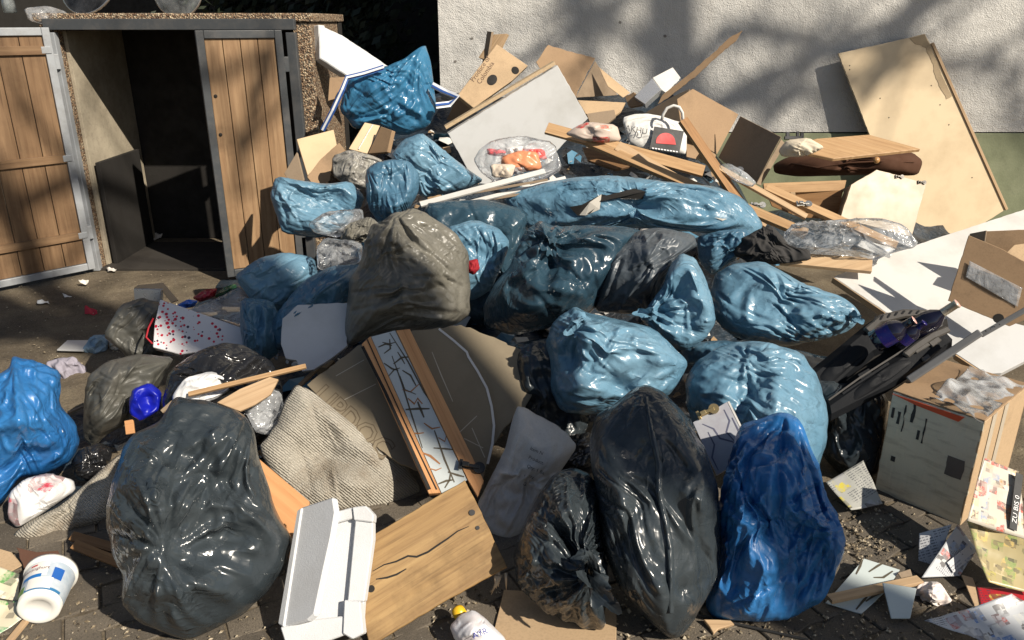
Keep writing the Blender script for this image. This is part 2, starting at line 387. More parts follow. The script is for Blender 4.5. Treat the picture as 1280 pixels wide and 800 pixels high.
def star(out, c, nth=720):
    """distance to the outline from c for nth directions"""
    P = [np.array(p, float) - c for p in out]; R = np.zeros(nth); th = np.arange(nth) * 2 * np.pi / nth; D = np.stack([np.cos(th), np.sin(th)], 1)
    for i in range(len(P)):
        a, b = P[i], P[(i + 1) % len(P)]; e = b - a; den = D[:, 0] * e[1] - D[:, 1] * e[0]; den = np.where(abs(den) < 1e-9, 1e-9, den)
        t = (a[0] * e[1] - a[1] * e[0]) / den; u = (a[0] * D[:, 1] - a[1] * D[:, 0]) / den
        R = np.where((u >= -1e-6) & (u <= 1 + 1e-6) & (t > 0), np.maximum(R, t), R)
    return _blur(R, 3), _blur(R, 70)
def _blur(R, h):
    k = np.exp(-np.linspace(-2, 2, 2 * h + 1) ** 2); k /= k.sum()
    return np.convolve(np.concatenate([R[-h:], R, R[:h]]), k, 'valid')
def round_out(P, it=1):
    for _ in range(it):
        Q = []
        for i in range(len(P)):
            a, b = P[i], P[(i + 1) % len(P)]; Q += [a * .86 + b * .14, a * .14 + b * .86]
        P = np.array(Q)
    return P
def film(out, Y=None, lift=.1, T=.15, folds=(), iso=.05, lumps=.25, seed=1, n=33, levels=2, back=.6, p=2.4, n_dir=None, c=None, jitter=.006, facet=.12, rim=2, base_px=None, bend=.08, katt=.006, iters=160, flat=0):
    """returns verts (world) and quads of a bag whose outline in the photograph is out, at depth Y (or on the heap + lift)"""
    out = np.array(out, float); cc = np.array(c, float) if c is not None else out.mean(0)
    p0 = at(cc[0], cc[1], Y) if Y else surf(cc[0], cc[1], lift)
    nn = -ray(*cc).normalized() if n_dir is None else n_dir.normalized()
    if base_px is not None: p0 = onplane(cc[0], cc[1], gnd(base_px[0], base_px[1], .015), nn)     # its lower edge rests on the ground
    R, RS = star(round_out(out), cc); nth = len(R)
    th_ = np.arange(nth) * 2 * np.pi / nth; rq = np.random.default_rng(seed + 400); jag = sum(rq.normal() * np.sin(k_ * th_ + rq.uniform(0, 6.3)) / k_ ** .7 for k_ in range(5, 30)); R = R * (1 + .008 * jag * (0 if n_dir is not None else 1))
    lin = np.linspace(-1, 1, n); v, u = np.meshgrid(lin, lin, indexing='ij'); U = np.stack([u, v], -1)
    for _ in range(levels - 1): U = _up(U)
    E0 = np.array(EYEV); N = np.array(nn); P0 = np.array(p0)
    rp = random.Random(seed * 5 + 1)                        # patches of creases that run every way
    patches = [('dir', rp.uniform(0, 180), iso * rp.uniform(1., 3), rp.uniform(-.8, .8), rp.uniform(-.8, .8), rp.uniform(.3, .7)) for _ in range(7)]
    def uv(x, y):
        k = np.array([x - cc[0], y - cc[1]]); a_ = np.arctan2(k[1], k[0]) % (2 * np.pi); return k / max(R[int(a_ / (2 * np.pi) * nth) % nth], 1)
    CR = []                                                # taut creases: (start, direction, length, width at start, width at end, height)
    for f in folds:
        if f[0] == 'rad':
            q = uv(f[1], f[2]); m_ = int(13 + 8 * f[3]); a0 = rp.uniform(0, 6.28)
            for t_ in range(m_):
                a_ = a0 + 6.283 * (t_ + rp.uniform(-.35, .35)) / m_; CR.append((q, a_, f[4] * rp.uniform(.5, 1.15), .02, rp.uniform(.07, .16), f[3] * rp.uniform(.08, .2) * rp.choice((1, 1, -1))))
        else:
            for t_ in range(int(12 + 40 * min(.5, f[2]))):
                a_ = rad(f[1]) + rp.gauss(0, .16); q = np.array([rp.uniform(-1, 1), rp.uniform(-1, 1)]) if len(f) < 4 else np.array([f[3] + rp.gauss(0, f[5] * .6), f[4] + rp.gauss(0, f[5] * .6)])
                l_ = rp.uniform(.4, 1.3); q = q - np.array([math.cos(a_), math.sin(a_)]) * l_ / 2; CR.append((q, a_, l_, .03, rp.uniform(.04, .11), (.25 + min(.5, f[2])) * rp.uniform(.09, .22) * rp.choice((1, -1))))
    for t_ in range(int(rim * 10)):
        a_ = rp.uniform(0, 6.28); q = np.array([rp.uniform(-.9, .9), rp.uniform(-.9, .9)]); CR.append((q, a_, rp.uniform(.4, 1.2), rp.uniform(.02, .1), rp.uniform(.08, .25), rp.uniform(.05, .11) * rp.choice((1, 1, -1))))
    rot = rp.uniform(.2, 1.3); cr, sr = math.cos(rot), math.sin(rot)
    def base(U, sgn=1, cre=True):
        u, v = U[..., 0], U[..., 1]; x = u * np.sqrt(1 - v * v / 2); y = v * np.sqrt(1 - u * u / 2)
        r = np.clip(np.hypot(x, y), 0, 1); th = (np.arctan2(y, x) + rot) % (2 * np.pi)
        f = th / (2 * np.pi) * nth; i = f.astype(int) % nth; w = f - np.floor(f); rr = R[i] * (1 - w) + R[(i + 1) % nth] * w; r4 = r ** 3; rr = rr * r4 + (RS[i] * (1 - w) + RS[(i + 1) % nth] * w) * (1 - r4)
        px = cc[0] + rr * r * np.cos(th); py = cc[1] + rr * r * np.sin(th)
        d = np.stack([(px - 640) / FOC, np.full_like(px, math.cos(PITCH)), np.full_like(px, -math.sin(PITCH))], -1) + ((400 - py) / FOC)[..., None] * np.array(UP)
        X = E0 + d * (((P0 - E0) @ N) / (d @ N))[..., None]
        h = (1 - r ** p) ** .55
        lu = _snoise(U, 2.3, seed * 7 + (sgn < 0), 2)
        hh = T * h * (1 + lumps * lu * np.clip(2 * (1 - r), 0, 1)) if not flat else T * (h * (1 - flat) + flat * (.5 + .5 * lu) * h)
        if facet:
            q1 = 1 - np.abs(_snoise(U, 1.5, seed * 3 + 2 + (sgn < 0), 1)); q2 = 1 - np.abs(_snoise(U, 2.6, seed * 11 + 4, 1)); q3 = np.abs(_snoise(U, 2.0, seed * 19 + 4, 1))
            hh = hh + T * facet * (q1 + .6 * q2 - .8 * q3) * np.clip(4 * (1 - r), 0, 1) ** .5
        if cre and sgn > 0:
            xy = np.stack([x * math.cos(rot) - y * math.sin(rot), x * math.sin(rot) + y * math.cos(rot)], -1); xy = xy + .05 * np.stack([_snoise(xy, 3, seed + 91, 1), _snoise(xy, 3, seed + 92, 1)], -1); hc = 0
            for q, a_, l_, w0, w1, am in CR:
                w = xy - q; t_ = (w[..., 0] * math.cos(a_) + w[..., 1] * math.sin(a_)) / l_; d_ = np.abs(-w[..., 0] * math.sin(a_) + w[..., 1] * math.cos(a_)); wd = w0 + (w1 - w0) * np.clip(t_, 0, 1)
                hc = hc + am * np.clip(1 - d_ / wd, 0, 1) * np.clip(t_ * 9 + .2, 0, 1) * np.clip((1 - t_) * 2.2, 0, 1) * (wd / w1) ** .5
            hh = hh + min(T, .16) * 1.25 * hc * np.clip(5 * (1 - r), .15, 1)
        return X + N * (hh * (sgn if sgn > 0 else -back))[..., None]
    def gfun(U, du):
        U = U @ np.array([[cr, sr], [-sr, cr]]); du = du @ np.array([[cr, sr], [-sr, cr]])
        g = np.full(U.shape[:-1], 1 + iso * .15)
        for f in [f[:3] + (f[3] * .3,) + f[4:] if f[0] == 'rad' else f[:2] + (f[2] * .3,) + f[3:] for f in folds] + patches:
            if f[0] == 'rad':
                k = np.array([(f[1] - cc[0]), (f[2] - cc[1])]); ang = np.arctan2(k[1], k[0]) % (2 * np.pi); q = k / max(R[int(ang / (2 * np.pi) * nth) % nth], 1)
                w = U - q; rr = np.linalg.norm(w, axis=-1) + 1e-6; t = np.stack([-w[..., 1], w[..., 0]], -1) / rr[..., None]
                g += f[3] * ((du * t).sum(-1)) ** 2 * np.exp(-(rr / f[4]) ** 2)
            else:
                a = rad(f[1]); t = np.array([-math.sin(a), math.cos(a)]); m = .55 + .45 * _snoise(U, 2.2, seed * 17 + int(f[1]), 1)
                if len(f) > 3:
                    q = np.array([f[3], f[4]]); m = m * np.exp(-(np.linalg.norm(U - q, axis=-1) / f[5]) ** 2)
                g += f[2] * np.clip(m, 0, 1.3) * ((du @ t)) ** 2
        return g
    Us = [U]
    for _ in range(levels - 1): Us.insert(0, Us[0][::2, ::2])
    S = base(Us[0], 1, False)
    jt = _snoise(S, 28, seed, 2) * jitter; jt[0] = jt[-1] = 0; jt[:, 0] = jt[:, -1] = 0
    D = _relax(S + N * jt[..., None], S, Us[0], gfun, iters, katt, bend) - S
    for _ in range(levels - 1):
        D = _up(D); M = D.copy(); M[1:-1, 1:-1] = (D[:-2, 1:-1] + D[2:, 1:-1] + D[1:-1, :-2] + D[1:-1, 2:]) / 4; D = D * .5 + M * .5
    X = base(Us[-1]) + D
    m = X.shape[0]; B = base(Us[-1][::2, ::2], -1)         # back: half the resolution, stitched by the shared rim
    B = B + np.array(-N) * (_snoise(B, 20, seed + 3, 2) * .004)[..., None]
    B[0] = X[0, ::2]; B[-1] = X[-1, ::2]; B[:, 0] = X[::2, 0]; B[:, -1] = X[::2, -1]
    vs = [tuple(a) for a in X.reshape(-1, 3)]
    idx = np.arange(m * m).reshape(m, m); fs = np.stack([idx[:-1, :-1], idx[1:, :-1], idx[1:, 1:], idx[:-1, 1:]], -1).reshape(-1, 4).tolist()
    hb = B.shape[0]; o = len(vs); vs += [tuple(a) for a in B.reshape(-1, 3)]
    ib = o + np.arange(hb * hb).reshape(hb, hb); ib[0] = idx[0, ::2]; ib[-1] = idx[-1, ::2]; ib[:, 0] = idx[::2, 0]; ib[:, -1] = idx[::2, -1]
    for i in range(hb - 1):
        for k in range(hb - 1):
            a, b, c_, d_ = ib[i, k], ib[i, k + 1], ib[i + 1, k + 1], ib[i + 1, k]; q = [a, b]
            if k == hb - 2: q.append(idx[2 * i + 1, m - 1])
            q.append(c_)
            if i == hb - 2: q.append(idx[m - 1, 2 * k + 1])
            q.append(d_)
            if k == 0: q.append(idx[2 * i + 1, 0])
            if i == 0: q.insert(1, idx[0, 2 * k + 1])
            fs.append([int(z) for z in q])
    used = np.zeros(len(vs), bool)
    for f in fs: used[f] = True
    mp = np.cumsum(used) - 1
    vs = [v for v, k in zip(vs, used) if k]; fs = [tuple(int(mp[i]) for i in f) for f in fs]
    return vs, fs, X
def sheet_obj(name, vs, fs, mat, parent=None):
    return mesh_obj(name, vs, fs, mat, parent, smooth=True)
def bag(name, label, out, mat, cat="rubbish bag", group=None, parts=None, **k):
    vs, fs, X = film(out, **k)
    if not parts: return tag(sheet_obj(name, vs, fs, mat), label, cat, group)
    a = np.array(vs); c = a.mean(0); r = thing(name, Vector((c[0], c[1], a[:, 2].min())), label, cat, group)
    sheet_obj('film', vs, fs, mat, r); parts(r, X); return r
def near(X, px, py):
    """point of a relaxed film that the photo shows at px, py"""
    d = np.array(ray(px, py)); d /= np.linalg.norm(d); w = X.reshape(-1, 3) - np.array(EYEV); t = w @ d; e = np.linalg.norm(w - t[:, None] * d, axis=1)
    i = np.argsort(e)[:12]; i = i[np.argmin(t[i])]; return Vector(X.reshape(-1, 3)[i])
def knot(px, py, mat, r=.03, ang=0, seed=1):
    """twisted neck and flared tail of a tied bag"""
    def f(root, X):
        p = near(X, px, py); n = (EYEV - p).normalized(); R = basis(n, Vector((math.cos(rad(ang)), 0, -math.sin(rad(ang))))); vs, fs = [], []; rng = random.Random(seed)
        ns = 36; prof = [(1.6, -.7), (.8, .1), (.5, .5), (.62, .75), (.5, 1.0), (.95, 1.45), (1.35, 2.0), (1.6, 2.4)]
        ph = [rng.uniform(0, 6.3) for _ in range(4)]
        for j, (a, h) in enumerate(prof):
            for q in range(ns):
                th = 2 * math.pi * q / ns + j * .35; w = 1 + (.08 + .012 * j) * math.sin(7 * th + ph[0] + .8 * math.sin(2 * th + ph[3])) + .06 * j * math.sin(2 * th + ph[1] + j * .3) + .03 * j * math.sin(5 * th + ph[2])
                x = Vector((a * math.cos(th) * w, a * math.sin(th) * w * .8, h * .75 + .12 * j * math.sin(2 * th + ph[2])))
                x.x += max(0, h - .8) * .9; vs.append(p + R @ (x * r))
        for j in range(len(prof) - 1):
            for q in range(ns): fs.append((j * ns + q, j * ns + (q + 1) % ns, (j + 1) * ns + (q + 1) % ns, (j + 1) * ns + q))
        mesh_obj('knot', vs, fs, mat, root, smooth=True)
    return f
# ------------------------------------------------------------------ setting: ground, paving, wall, bin store, dark yard, trees
def m_ground():
    s = NB("yard_dirt"); co = s.co()
    c = s.ramp(s.noise(co, 3, 7, .65), [(.3, '5a5145'), (.52, '766b5a'), (.75, '8d816b')])
    c = s.mix(s.ramp(s.noise(co, 160, 3, .7), [(.42, 0.0), (.72, .7)]), c, (.035, .03, .025, 1)); c = s.mix(s.ramp(s.noise(co, 95, 2), [(.66, 0.0), (.72, .6)]), c, (.38, .35, .29, 1))
    n = s.bump(s.noise(co, 130, 5, .7), .6, .01); n = s.bump(s.noise(co, 7, 4), .35, .05, n)
    return s.done(c, .9, n, spec=.2)
def m_paver():
    s = NB("paver_concrete"); co = s.co(off=6)
    oi = s.new("ShaderNodeObjectInfo"); c = s.ramp(oi.outputs['Random'], [(0, '5d564c'), (.5, '686055'), (1, '776e61')])
    c = s.mix(s.ramp(s.noise(co, 9, 6, .7), [(.42, 0.0), (.7, .6)]), c, (.075, .065, .052, 1)); c = s.mix(s.ramp(s.noise(co, 240, 3, .7), [(.5, 0.0), (.68, .75)]), c, (.05, .045, .04, 1))
    c = s.mix(s.ramp(s.noise(co, 190, 2), [(.66, 0.0), (.72, .45)]), c, (.42, .38, .32, 1))
    return s.done(c, .88, s.bump(s.noise(co, 200, 4, .7), .55, .006), spec=.25)
GROUND = m_ground(); PAVER = m_paver()
def grid_sheet(name, x0, x1, y0, y1, nx, ny, fz, mat, kind='structure'):
    vs = [(x0 + (x1 - x0) * i / nx, y0 + (y1 - y0) * j / ny) for j in range(ny + 1) for i in range(nx + 1)]
    vs = [(x, y, fz(x, y)) for x, y in vs]; fs = [(j * (nx + 1) + i, j * (nx + 1) + i + 1, (j + 1) * (nx + 1) + i + 1, (j + 1) * (nx + 1) + i) for j in range(ny) for i in range(nx)]
    return mesh_obj(name, vs, fs, mat, smooth=True, kind=kind, frame=(Vector((0, 0, 0)), I3))
ground = mesh_obj('ground', [(-60, -60, -.012), (60, -60, -.012), (60, 60, -.012), (-60, 60, -.012)], [(0, 1, 2, 3)], GROUND, kind='structure', frame=(Vector((0, 0, -.012)), I3))
yard = grid_sheet('paved_yard', -4.5, 4.5, 1.2, 7, 90, 58, lambda x, y: -.003 + .003 * mnoise.noise((x * 3, y * 3, 0)) + .003 * mnoise.noise((x * 11, y * 11, 4)), GROUND)
rng = random.Random(4)
def paver_mesh(k):                         # one interlocking concrete block, edges waved, a little worn
    L, Wd = .196, .096; pts = []
    for (a, b) in (((-L / 2, -Wd / 2), (L / 2, -Wd / 2)), ((L / 2, -Wd / 2), (L / 2, Wd / 2)), ((L / 2, Wd / 2), (-L / 2, Wd / 2)), ((-L / 2, Wd / 2), (-L / 2, -Wd / 2))):
        for j in range(4 if a[1] == b[1] else 2):
            t = j / (4 if a[1] == b[1] else 2); x = a[0] + (b[0] - a[0]) * t; y = a[1] + (b[1] - a[1]) * t
            z = .008 * math.sin(2 * math.pi * (x / L)) if a[1] == b[1] else 0
            pts.append((x, y + z))
    bm = bmesh.new(); top = [bm.verts.new((x * .975, y * .96, .0)) for x, y in pts]; mid = [bm.verts.new((x, y, -.004)) for x, y in pts]; bot = [bm.verts.new((x, y, -.03)) for x, y in pts]
    bm.faces.new(top); m = len(pts)
    for A, B in ((top, mid), (mid, bot)):
        for i in range(m): bm.faces.new((B[i], B[(i + 1) % m], A[(i + 1) % m], A[i]))
    bmesh.ops.recalc_face_normals(bm, faces=bm.faces)
    me = bpy.data.meshes.new('paving_stone'); bm.to_mesh(me); bm.free(); me.materials.append(PAVER); return me
pm = paver_mesh(0); npv = 0; ang = rad(28); ca, sa = math.cos(ang), math.sin(ang); cand = []
for j in range(-60, 60):
    for i in range(-40, 40):
        u = i * .203 + (j % 2) * .1; v = j * .103; x = u * ca - v * sa; y = 2.2 + u * sa + v * ca
        q = proj((x, y, 0))
        if 0 < y and -70 < q[0] < 1350 and 610 < q[1] < 850 and 1.6 < y: cand.append((-q[1], x, y))
cand.sort()
for _, x, y in cand[:292]:
    o = bpy.data.objects.new('paving_stone', pm); o.location = (x, y, .004 + rng.uniform(-.0025, .0025)); o.rotation_euler = (rng.uniform(-.015, .015), rng.uniform(-.012, .012), ang + rng.uniform(-.012, .012)); put(o, yard)
# ---- plaster wall of the house
WY = 6.3; WX0 = at(549, 60, WY).x; PZ = at(1120, 165, WY).z
def m_plaster():
    s = NB("rough_plaster"); co = s.co()
    c = s.ramp(s.noise(co, 1.3, 6, .6), [(.3, 'bcbab5'), (.55, 'c8c6c1'), (.8, 'd3d1cc')]); st = s.new("ShaderNodeMapping"); st.inputs['Scale'].default_value = (3, 1, .5); s.link(s.tc.outputs['Object'], st.inputs[0])
    c = s.mix(s.ramp(s.noise(st.outputs[0], 2.2, 5, .6), [(.5, 0.0), (.8, .3)]), c, (.30, .28, .25, 1)); c = s.mix(s.ramp(s.noise(co, 70, 2), [(.70, 0.0), (.76, .5)]), c, (.22, .20, .18, 1))
    h = s.math('ADD', s.vor(co, 125), s.math('MULTIPLY', s.noise(co, 170, 4, .7), 1.1)); n = s.bump(h, .55, .008); n = s.bump(s.noise(co, 9, 3), .3, .05, n)
    return s.done(c, .92, n, spec=.2)
def m_plinth():
    s = NB("green_plinth_paint"); co = s.co()
    c = s.ramp(s.noise(co, 2.4, 6, .65), [(.3, '6a7058'), (.55, '7d8268'), (.8, '90937a')]); c = s.mix(s.ramp(s.noise(co, 11, 5, .7), [(.55, 0.0), (.72, .5)]), c, (.12, .13, .08, 1))
    return s.done(c, .7, s.bump(s.noise(co, 60, 4, .6), .25, .006), spec=.3)
house = thing('house', (4, WY + 3, 0), "house with rough pale plaster wall above a painted green base", 'building')
PLAST = m_plaster()
box('wall', ((WX0 + 11) / 2, WY + 3, PZ + 4.5), (11 - WX0, 6, 9), PLAST, house, bev=0)
box('plinth', ((WX0 + 11) / 2 , WY + 3 - .006, PZ / 2 - .02), (11 - WX0 - .012, 6, PZ + .02), m_plinth(), house, bev=.004)
rng = random.Random(8)
for (px, py) in ((590, 48), (569, 77), (831, 45), (775, 28)):
    c = at(px, py, WY - .001); vs = [c + Vector((rng.uniform(.6, 1) * .016 * math.cos(a), -.001, rng.uniform(.6, 1) * .012 * math.sin(a))) for a in np.linspace(0, 6.28, 10)[:-1]]
    mesh_obj('plaster_chip', vs, [tuple(range(9))], m_plain('grey_render_scar', (.20, .185, .165, 1), .9), house)
# ---- dark yard behind the bin store
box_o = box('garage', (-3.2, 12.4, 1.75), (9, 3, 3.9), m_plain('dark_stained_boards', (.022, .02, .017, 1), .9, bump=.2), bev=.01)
tag(box_o, "dark building in deep shade behind the bin store", 'building')
def leaves(name, pts, size, mat, parent=None, seed=0, kind=None):
    rng = random.Random(seed); vs, fs = [], []
    for p in pts:
        n = Vector((rng.gauss(0, 1), rng.gauss(0, 1), rng.gauss(0, 1))).normalized(); x = n.orthogonal().normalized(); y = n.cross(x); s_ = size * rng.uniform(.6, 1.3); b = len(vs)
        vs += [p - x * s_, p + y * s_ * .45, p + x * s_, p - y * s_ * .45]; fs.append((b, b + 1, b + 2, b + 3))
    return mesh_obj(name, vs, fs, mat, parent, kind=kind)
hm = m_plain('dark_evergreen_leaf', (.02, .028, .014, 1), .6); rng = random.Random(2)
for k, (hx, hy, hh, lab) in enumerate(((-2.9, 9.2, 2.6, "dark evergreen shrub behind the bin store above the glass lids"), (-1.7, 9.0, 2.9, "dark evergreen shrub between the bin store and the house corner"))):
    h = thing('evergreen_shrub', (hx, hy, 0), lab, 'shrub', 'dark shrubs behind the bin store')
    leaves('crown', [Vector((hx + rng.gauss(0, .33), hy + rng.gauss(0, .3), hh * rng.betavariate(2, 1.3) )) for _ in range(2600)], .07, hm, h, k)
    tube('trunk', [(hx, hy, 0), (hx + .05, hy, .9), (hx - .02, hy + .05, 1.9)], .05, m_plain('dark_bark', (.03, .024, .02, 1), .9), h)
# ---- bin store
FY = 5.25; XL, XR = -2.83, -1.40; TOPZ = 1.60
def m_aggregate():
    s = NB("exposed_aggregate"); co = s.co()
    v = s.new("ShaderNodeTexVoronoi"); v.inputs['Scale'].default_value = 95; s.link(co, v.inputs[0]); sp = s.new("ShaderNodeSeparateColor"); s.link(v.outputs['Color'], sp.inputs[0])
    c = s.ramp(sp.outputs[0], [(0, '5a4335'), (.35, '8d7257'), (.6, 'a89076'), (.8, 'c9b89b'), (1, '6d5a4c')]); c = s.mix(s.ramp(v.outputs['Distance'], [(.45, 0.0), (.7, .8)]), c, (.07, .06, .05, 1))
    n = s.bump(s.math('MULTIPLY', v.outputs['Distance'], -1), .9, .01); return s.done(c, .8, n, spec=.35)
def m_conc():
    s = NB("stained_concrete"); co = s.co(); c = s.ramp(s.noise(co, 3, 7, .65), [(.3, '857c6b'), (.55, 'a59b88'), (.8, 'bdb29c')]); c = s.mix(s.ramp(s.noise(co, 40, 4, .7), [(.5, 0.0), (.75, .4)]), c, (.14, .12, .10, 1))
    return s.done(c, .85, s.bump(s.noise(co, 90, 4), .35, .006), spec=.2)
AGG = m_aggregate(); CONC = m_conc()
STEEL = m_plain('galvanised_steel', (.36, .38, .40, 1), .5, (.16, .15, .14, 1), .6, 9, .1, 80, metal=.25)
DSTEEL = m_plain('dark_painted_steel', (.055, .06, .065, 1), .5, (.12, .11, .10, 1), .5, 11, .12, 80)
SHADE_LIN = m_plain('shade_toned_lining', (.04, .034, .028, 1), .9)  # lining colour darkened to carry the shade inside the store
bs = thing('bin_store', ((XL + XR) / 2, FY + .4, 0), "concrete bin store with open wooden doors and dark interior", 'bin store')
BD = .82
box('side_wall', (XR + .085, FY + BD / 2, TOPZ / 2), (.11, BD, TOPZ), AGG, bs, bev=.008)
box('side_wall', (XL - .07, FY + BD / 2, TOPZ / 2), (.11, BD, TOPZ), AGG, bs, bev=.008)
box('inner_lining', (XR + .02, FY + BD / 2 + .02, TOPZ / 2 - .02), (.012, BD - .06, TOPZ - .06), SHADE_LIN, bs, bev=.002)
box('inner_lining', (XL + .0, FY + BD / 2 + .02, TOPZ / 2 - .02), (.024, BD - .06, TOPZ - .06), CONC, bs, bev=.002)
SHADE_BLK = m_plain('shade_toned_black', (.016, .014, .012, 1), .9, (.008, .007, .006, 1), .6, 5, .3, 60)  # near-black in place of the deep shade on the inner surfaces
box('back_wall', ((XL + XR) / 2, FY + BD + .056, TOPZ / 2), (XR - XL + .3, .11, TOPZ), SHADE_BLK, bs, bev=.006)
box('roof_slab', ((XL + XR) / 2, FY + BD / 2 + .06, TOPZ + .028), (XR - XL + .32, BD + .16, .05), AGG, bs, bev=.008)
box('frame_lintel', ((XL + XR) / 2, FY - .05, TOPZ - .012), (XR - XL + .12, .05, .065), DSTEEL, bs, bev=.004)
box('frame_post', (XR + .03, FY - .047, TOPZ / 2 - .028), (.06, .05, TOPZ - .062), DSTEEL, bs, bev=.004)
box('frame_post', (XL - .025, FY - .047, TOPZ / 2 - .028), (.05, .05, TOPZ - .062), STEEL, bs, bev=.004)
box('dark_board', (XL + .05, FY + .36, .36), (.03, .60, .72), SHADE_BLK, bs, bev=.004)  # added dark panel over the lower left lining, standing for a dark container inside
box('threshold', ((XL + XR) / 2, FY + .3, .006), (XR - XL, .7, .02), m_plain('shade_toned_floor', (.035, .03, .025, 1), .9), bs, bev=.003)  # floor colour holds the interior's shade
DOORW = [m_wood("door_plank_a", (.245, .155, .085, 1), (.20, .12, .062, 1), (.12, .065, .033, 1), dirt=.5, scale=.8), m_wood("door_plank_b", (.36, .235, .13, 1), (.29, .18, .095, 1), (.18, .10, .05, 1), dirt=.45, scale=.8, knots=3)]
def door(hx, hy, ex, ey, frame_m, wood, z0, z1, rails, nplank, facing, group_lab):
    a = Vector((hx, hy, 0)); e = Vector((ex, ey, 0)); d = (e - a).normalized(); w = (e - a).length; n = Vector((-d.y, d.x, 0))
    if n.y > 0: n = -n
    R = Matrix((d, n.cross(d) * -1 if False else Vector((0, 0, 1)).cross(d), Vector((0, 0, 1)))).transposed()
    root = bpy.data.objects.new('door', None); root.location = (a + e) / 2; put(root, bs); root['label'] = group_lab
    fw = .045
    def b(name, u, v, z, su, sv, sz, m, bev=.003):
        return box(name, a + d * u + n * v + Vector((0, 0, z)), (su, sv, sz), m, root, R, bev)
    b('stile', fw / 2, 0, (z0 + z1) / 2, fw, .04, z1 - z0, frame_m); b('stile', w - fw / 2, 0, (z0 + z1) / 2, fw, .04, z1 - z0, frame_m)
    b('frame_rail', w / 2, 0, z1 - fw / 2, w - 2 * fw - .002, .04, fw, frame_m); b('frame_rail', w / 2, 0, z0 + fw / 2, w - 2 * fw - .002, .04, fw, frame_m)
    pw = (w - 2 * fw) / nplank; rg = random.Random(int(hx * 100))
    for i in range(nplank):
        u = fw + pw * (i + .5); L = z1 - z0 - 2 * fw - .004
        bm = bmesh.new(); box_bm(bm, Vector(), I3, (L, pw - .004, .02), .0025)
        Rp = Matrix((Vector((0, 0, 1)), d, Vector((0, 0, 1)).cross(d))).transposed(); c = a + d * u + n * (-.006 + rg.uniform(-.002, .002)) + Vector((0, 0, (z0 + z1) / 2))
        bm.transform(Matrix.Translation(c) @ Rp.to_4x4()); bm_obj('plank', bm, wood, root, frame=(c, Rp))
    for z in rails:
        c = a + d * (w / 2) + n * .014 + Vector((0, 0, z)); bar('cross_rail', c - d * (w / 2 - fw - .003), c + d * (w / 2 - fw - .003), .05, .02, n, wood, root)
        b('bracket', fw * .9, .022, z, .055, .008, .04, frame_m, .002)
    for z in (z0 + .25, z1 - .2): b('hinge', -.012, .0, z, .03, .034, .09, frame_m)
    return root, a, d, n, w
door(XL - .02, FY - .09, XL - .53, FY - .63, STEEL, DOORW[0], .03, 1.57, (.27, .78, 1.44), 5, 1, "brown left door swung wide open with three cross rails")
rd = door(XR - .02, FY - .09, -1.865, 4.93, DSTEEL, DOORW[1], .04, 1.555, (), 4, 1, "right door standing ajar with pale worn planks")
for z in (.95, 1.18): lathe('bolt_hole', [(.011, 0), (.009, .004), (0, .004)], rd[1] + rd[2] * (rd[4] - .07) + rd[3] * .006 + Vector((0, 0, z)), rd[3], DARKM, rd[0], 12)
# things left on the roof of the bin store
GLASS = m_clear('dull_glass', (.75, .78, .78, 1), .18, (.5, .52, .52, 1), .12, .05)
RZ = TOPZ + .053
def lid(px, py, r, ax, lab, m):
    c = at(px, py, FY + .2); t = thing('pot_lid', c, lab, 'lid', 'pot lids on the bin store'); prof = [(0, .018), (r * .5, .015), (r * .86, .006), (r * .97, 0), (r, .002), (r, -.004), (r * .95, -.006), (r * .5, .008), (0, .011)]
    lathe('dome', prof[::-1], c, ax, m, t, 40); lathe('rim', [(r * .985, .006), (r * 1.02, .004), (r * 1.02, -.007), (r * .985, -.007), (r * .985, .006)], c, ax, m_plain('lid_steel', (.5, .5, .5, 1), .25, metal=.9), t, 40)
lid(222, -12, .165, nrm(-8, 12), "round glass lid leaning on the bin store roof, right one", GLASS)
lid(112, -26, .23, nrm(-20, 25), "dark glass lid leaning on the bin store roof, left one", m_clear('dark_glass', (.25, .25, .25, 1), .5, (.05, .05, .05, 1), .1, .05))
c = at(62, 22, FY + .02); t = thing('plastic_tray', c, "crumpled clear plastic tray lying at the left end of the roof", 'tray')
vs, fs, X = film([(30, 10), (60, 7), (82, 14), (95, 30), (60, 32), (36, 26)], Y=FY + .0, T=.05, iso=.1, seed=77, n=17); sheet_obj('film', vs, fs, CLEARW, t)
c = at(10, 2, FY + .02); t = thing('glass_jar', Vector((c.x, c.y, RZ)), "small clear glass jar standing at the far left of the roof", 'jar')
lathe('jar_body', [(0, .002), (.035, .002), (.037, .01), (.037, .07), (.03, .085), (.03, .1), (.028, .1), (.028, .084), (.034, .068), (.034, .012), (0, .006)], Vector((c.x, c.y, RZ)), Vector((0, 0, 1)), GLASS, t, 24)
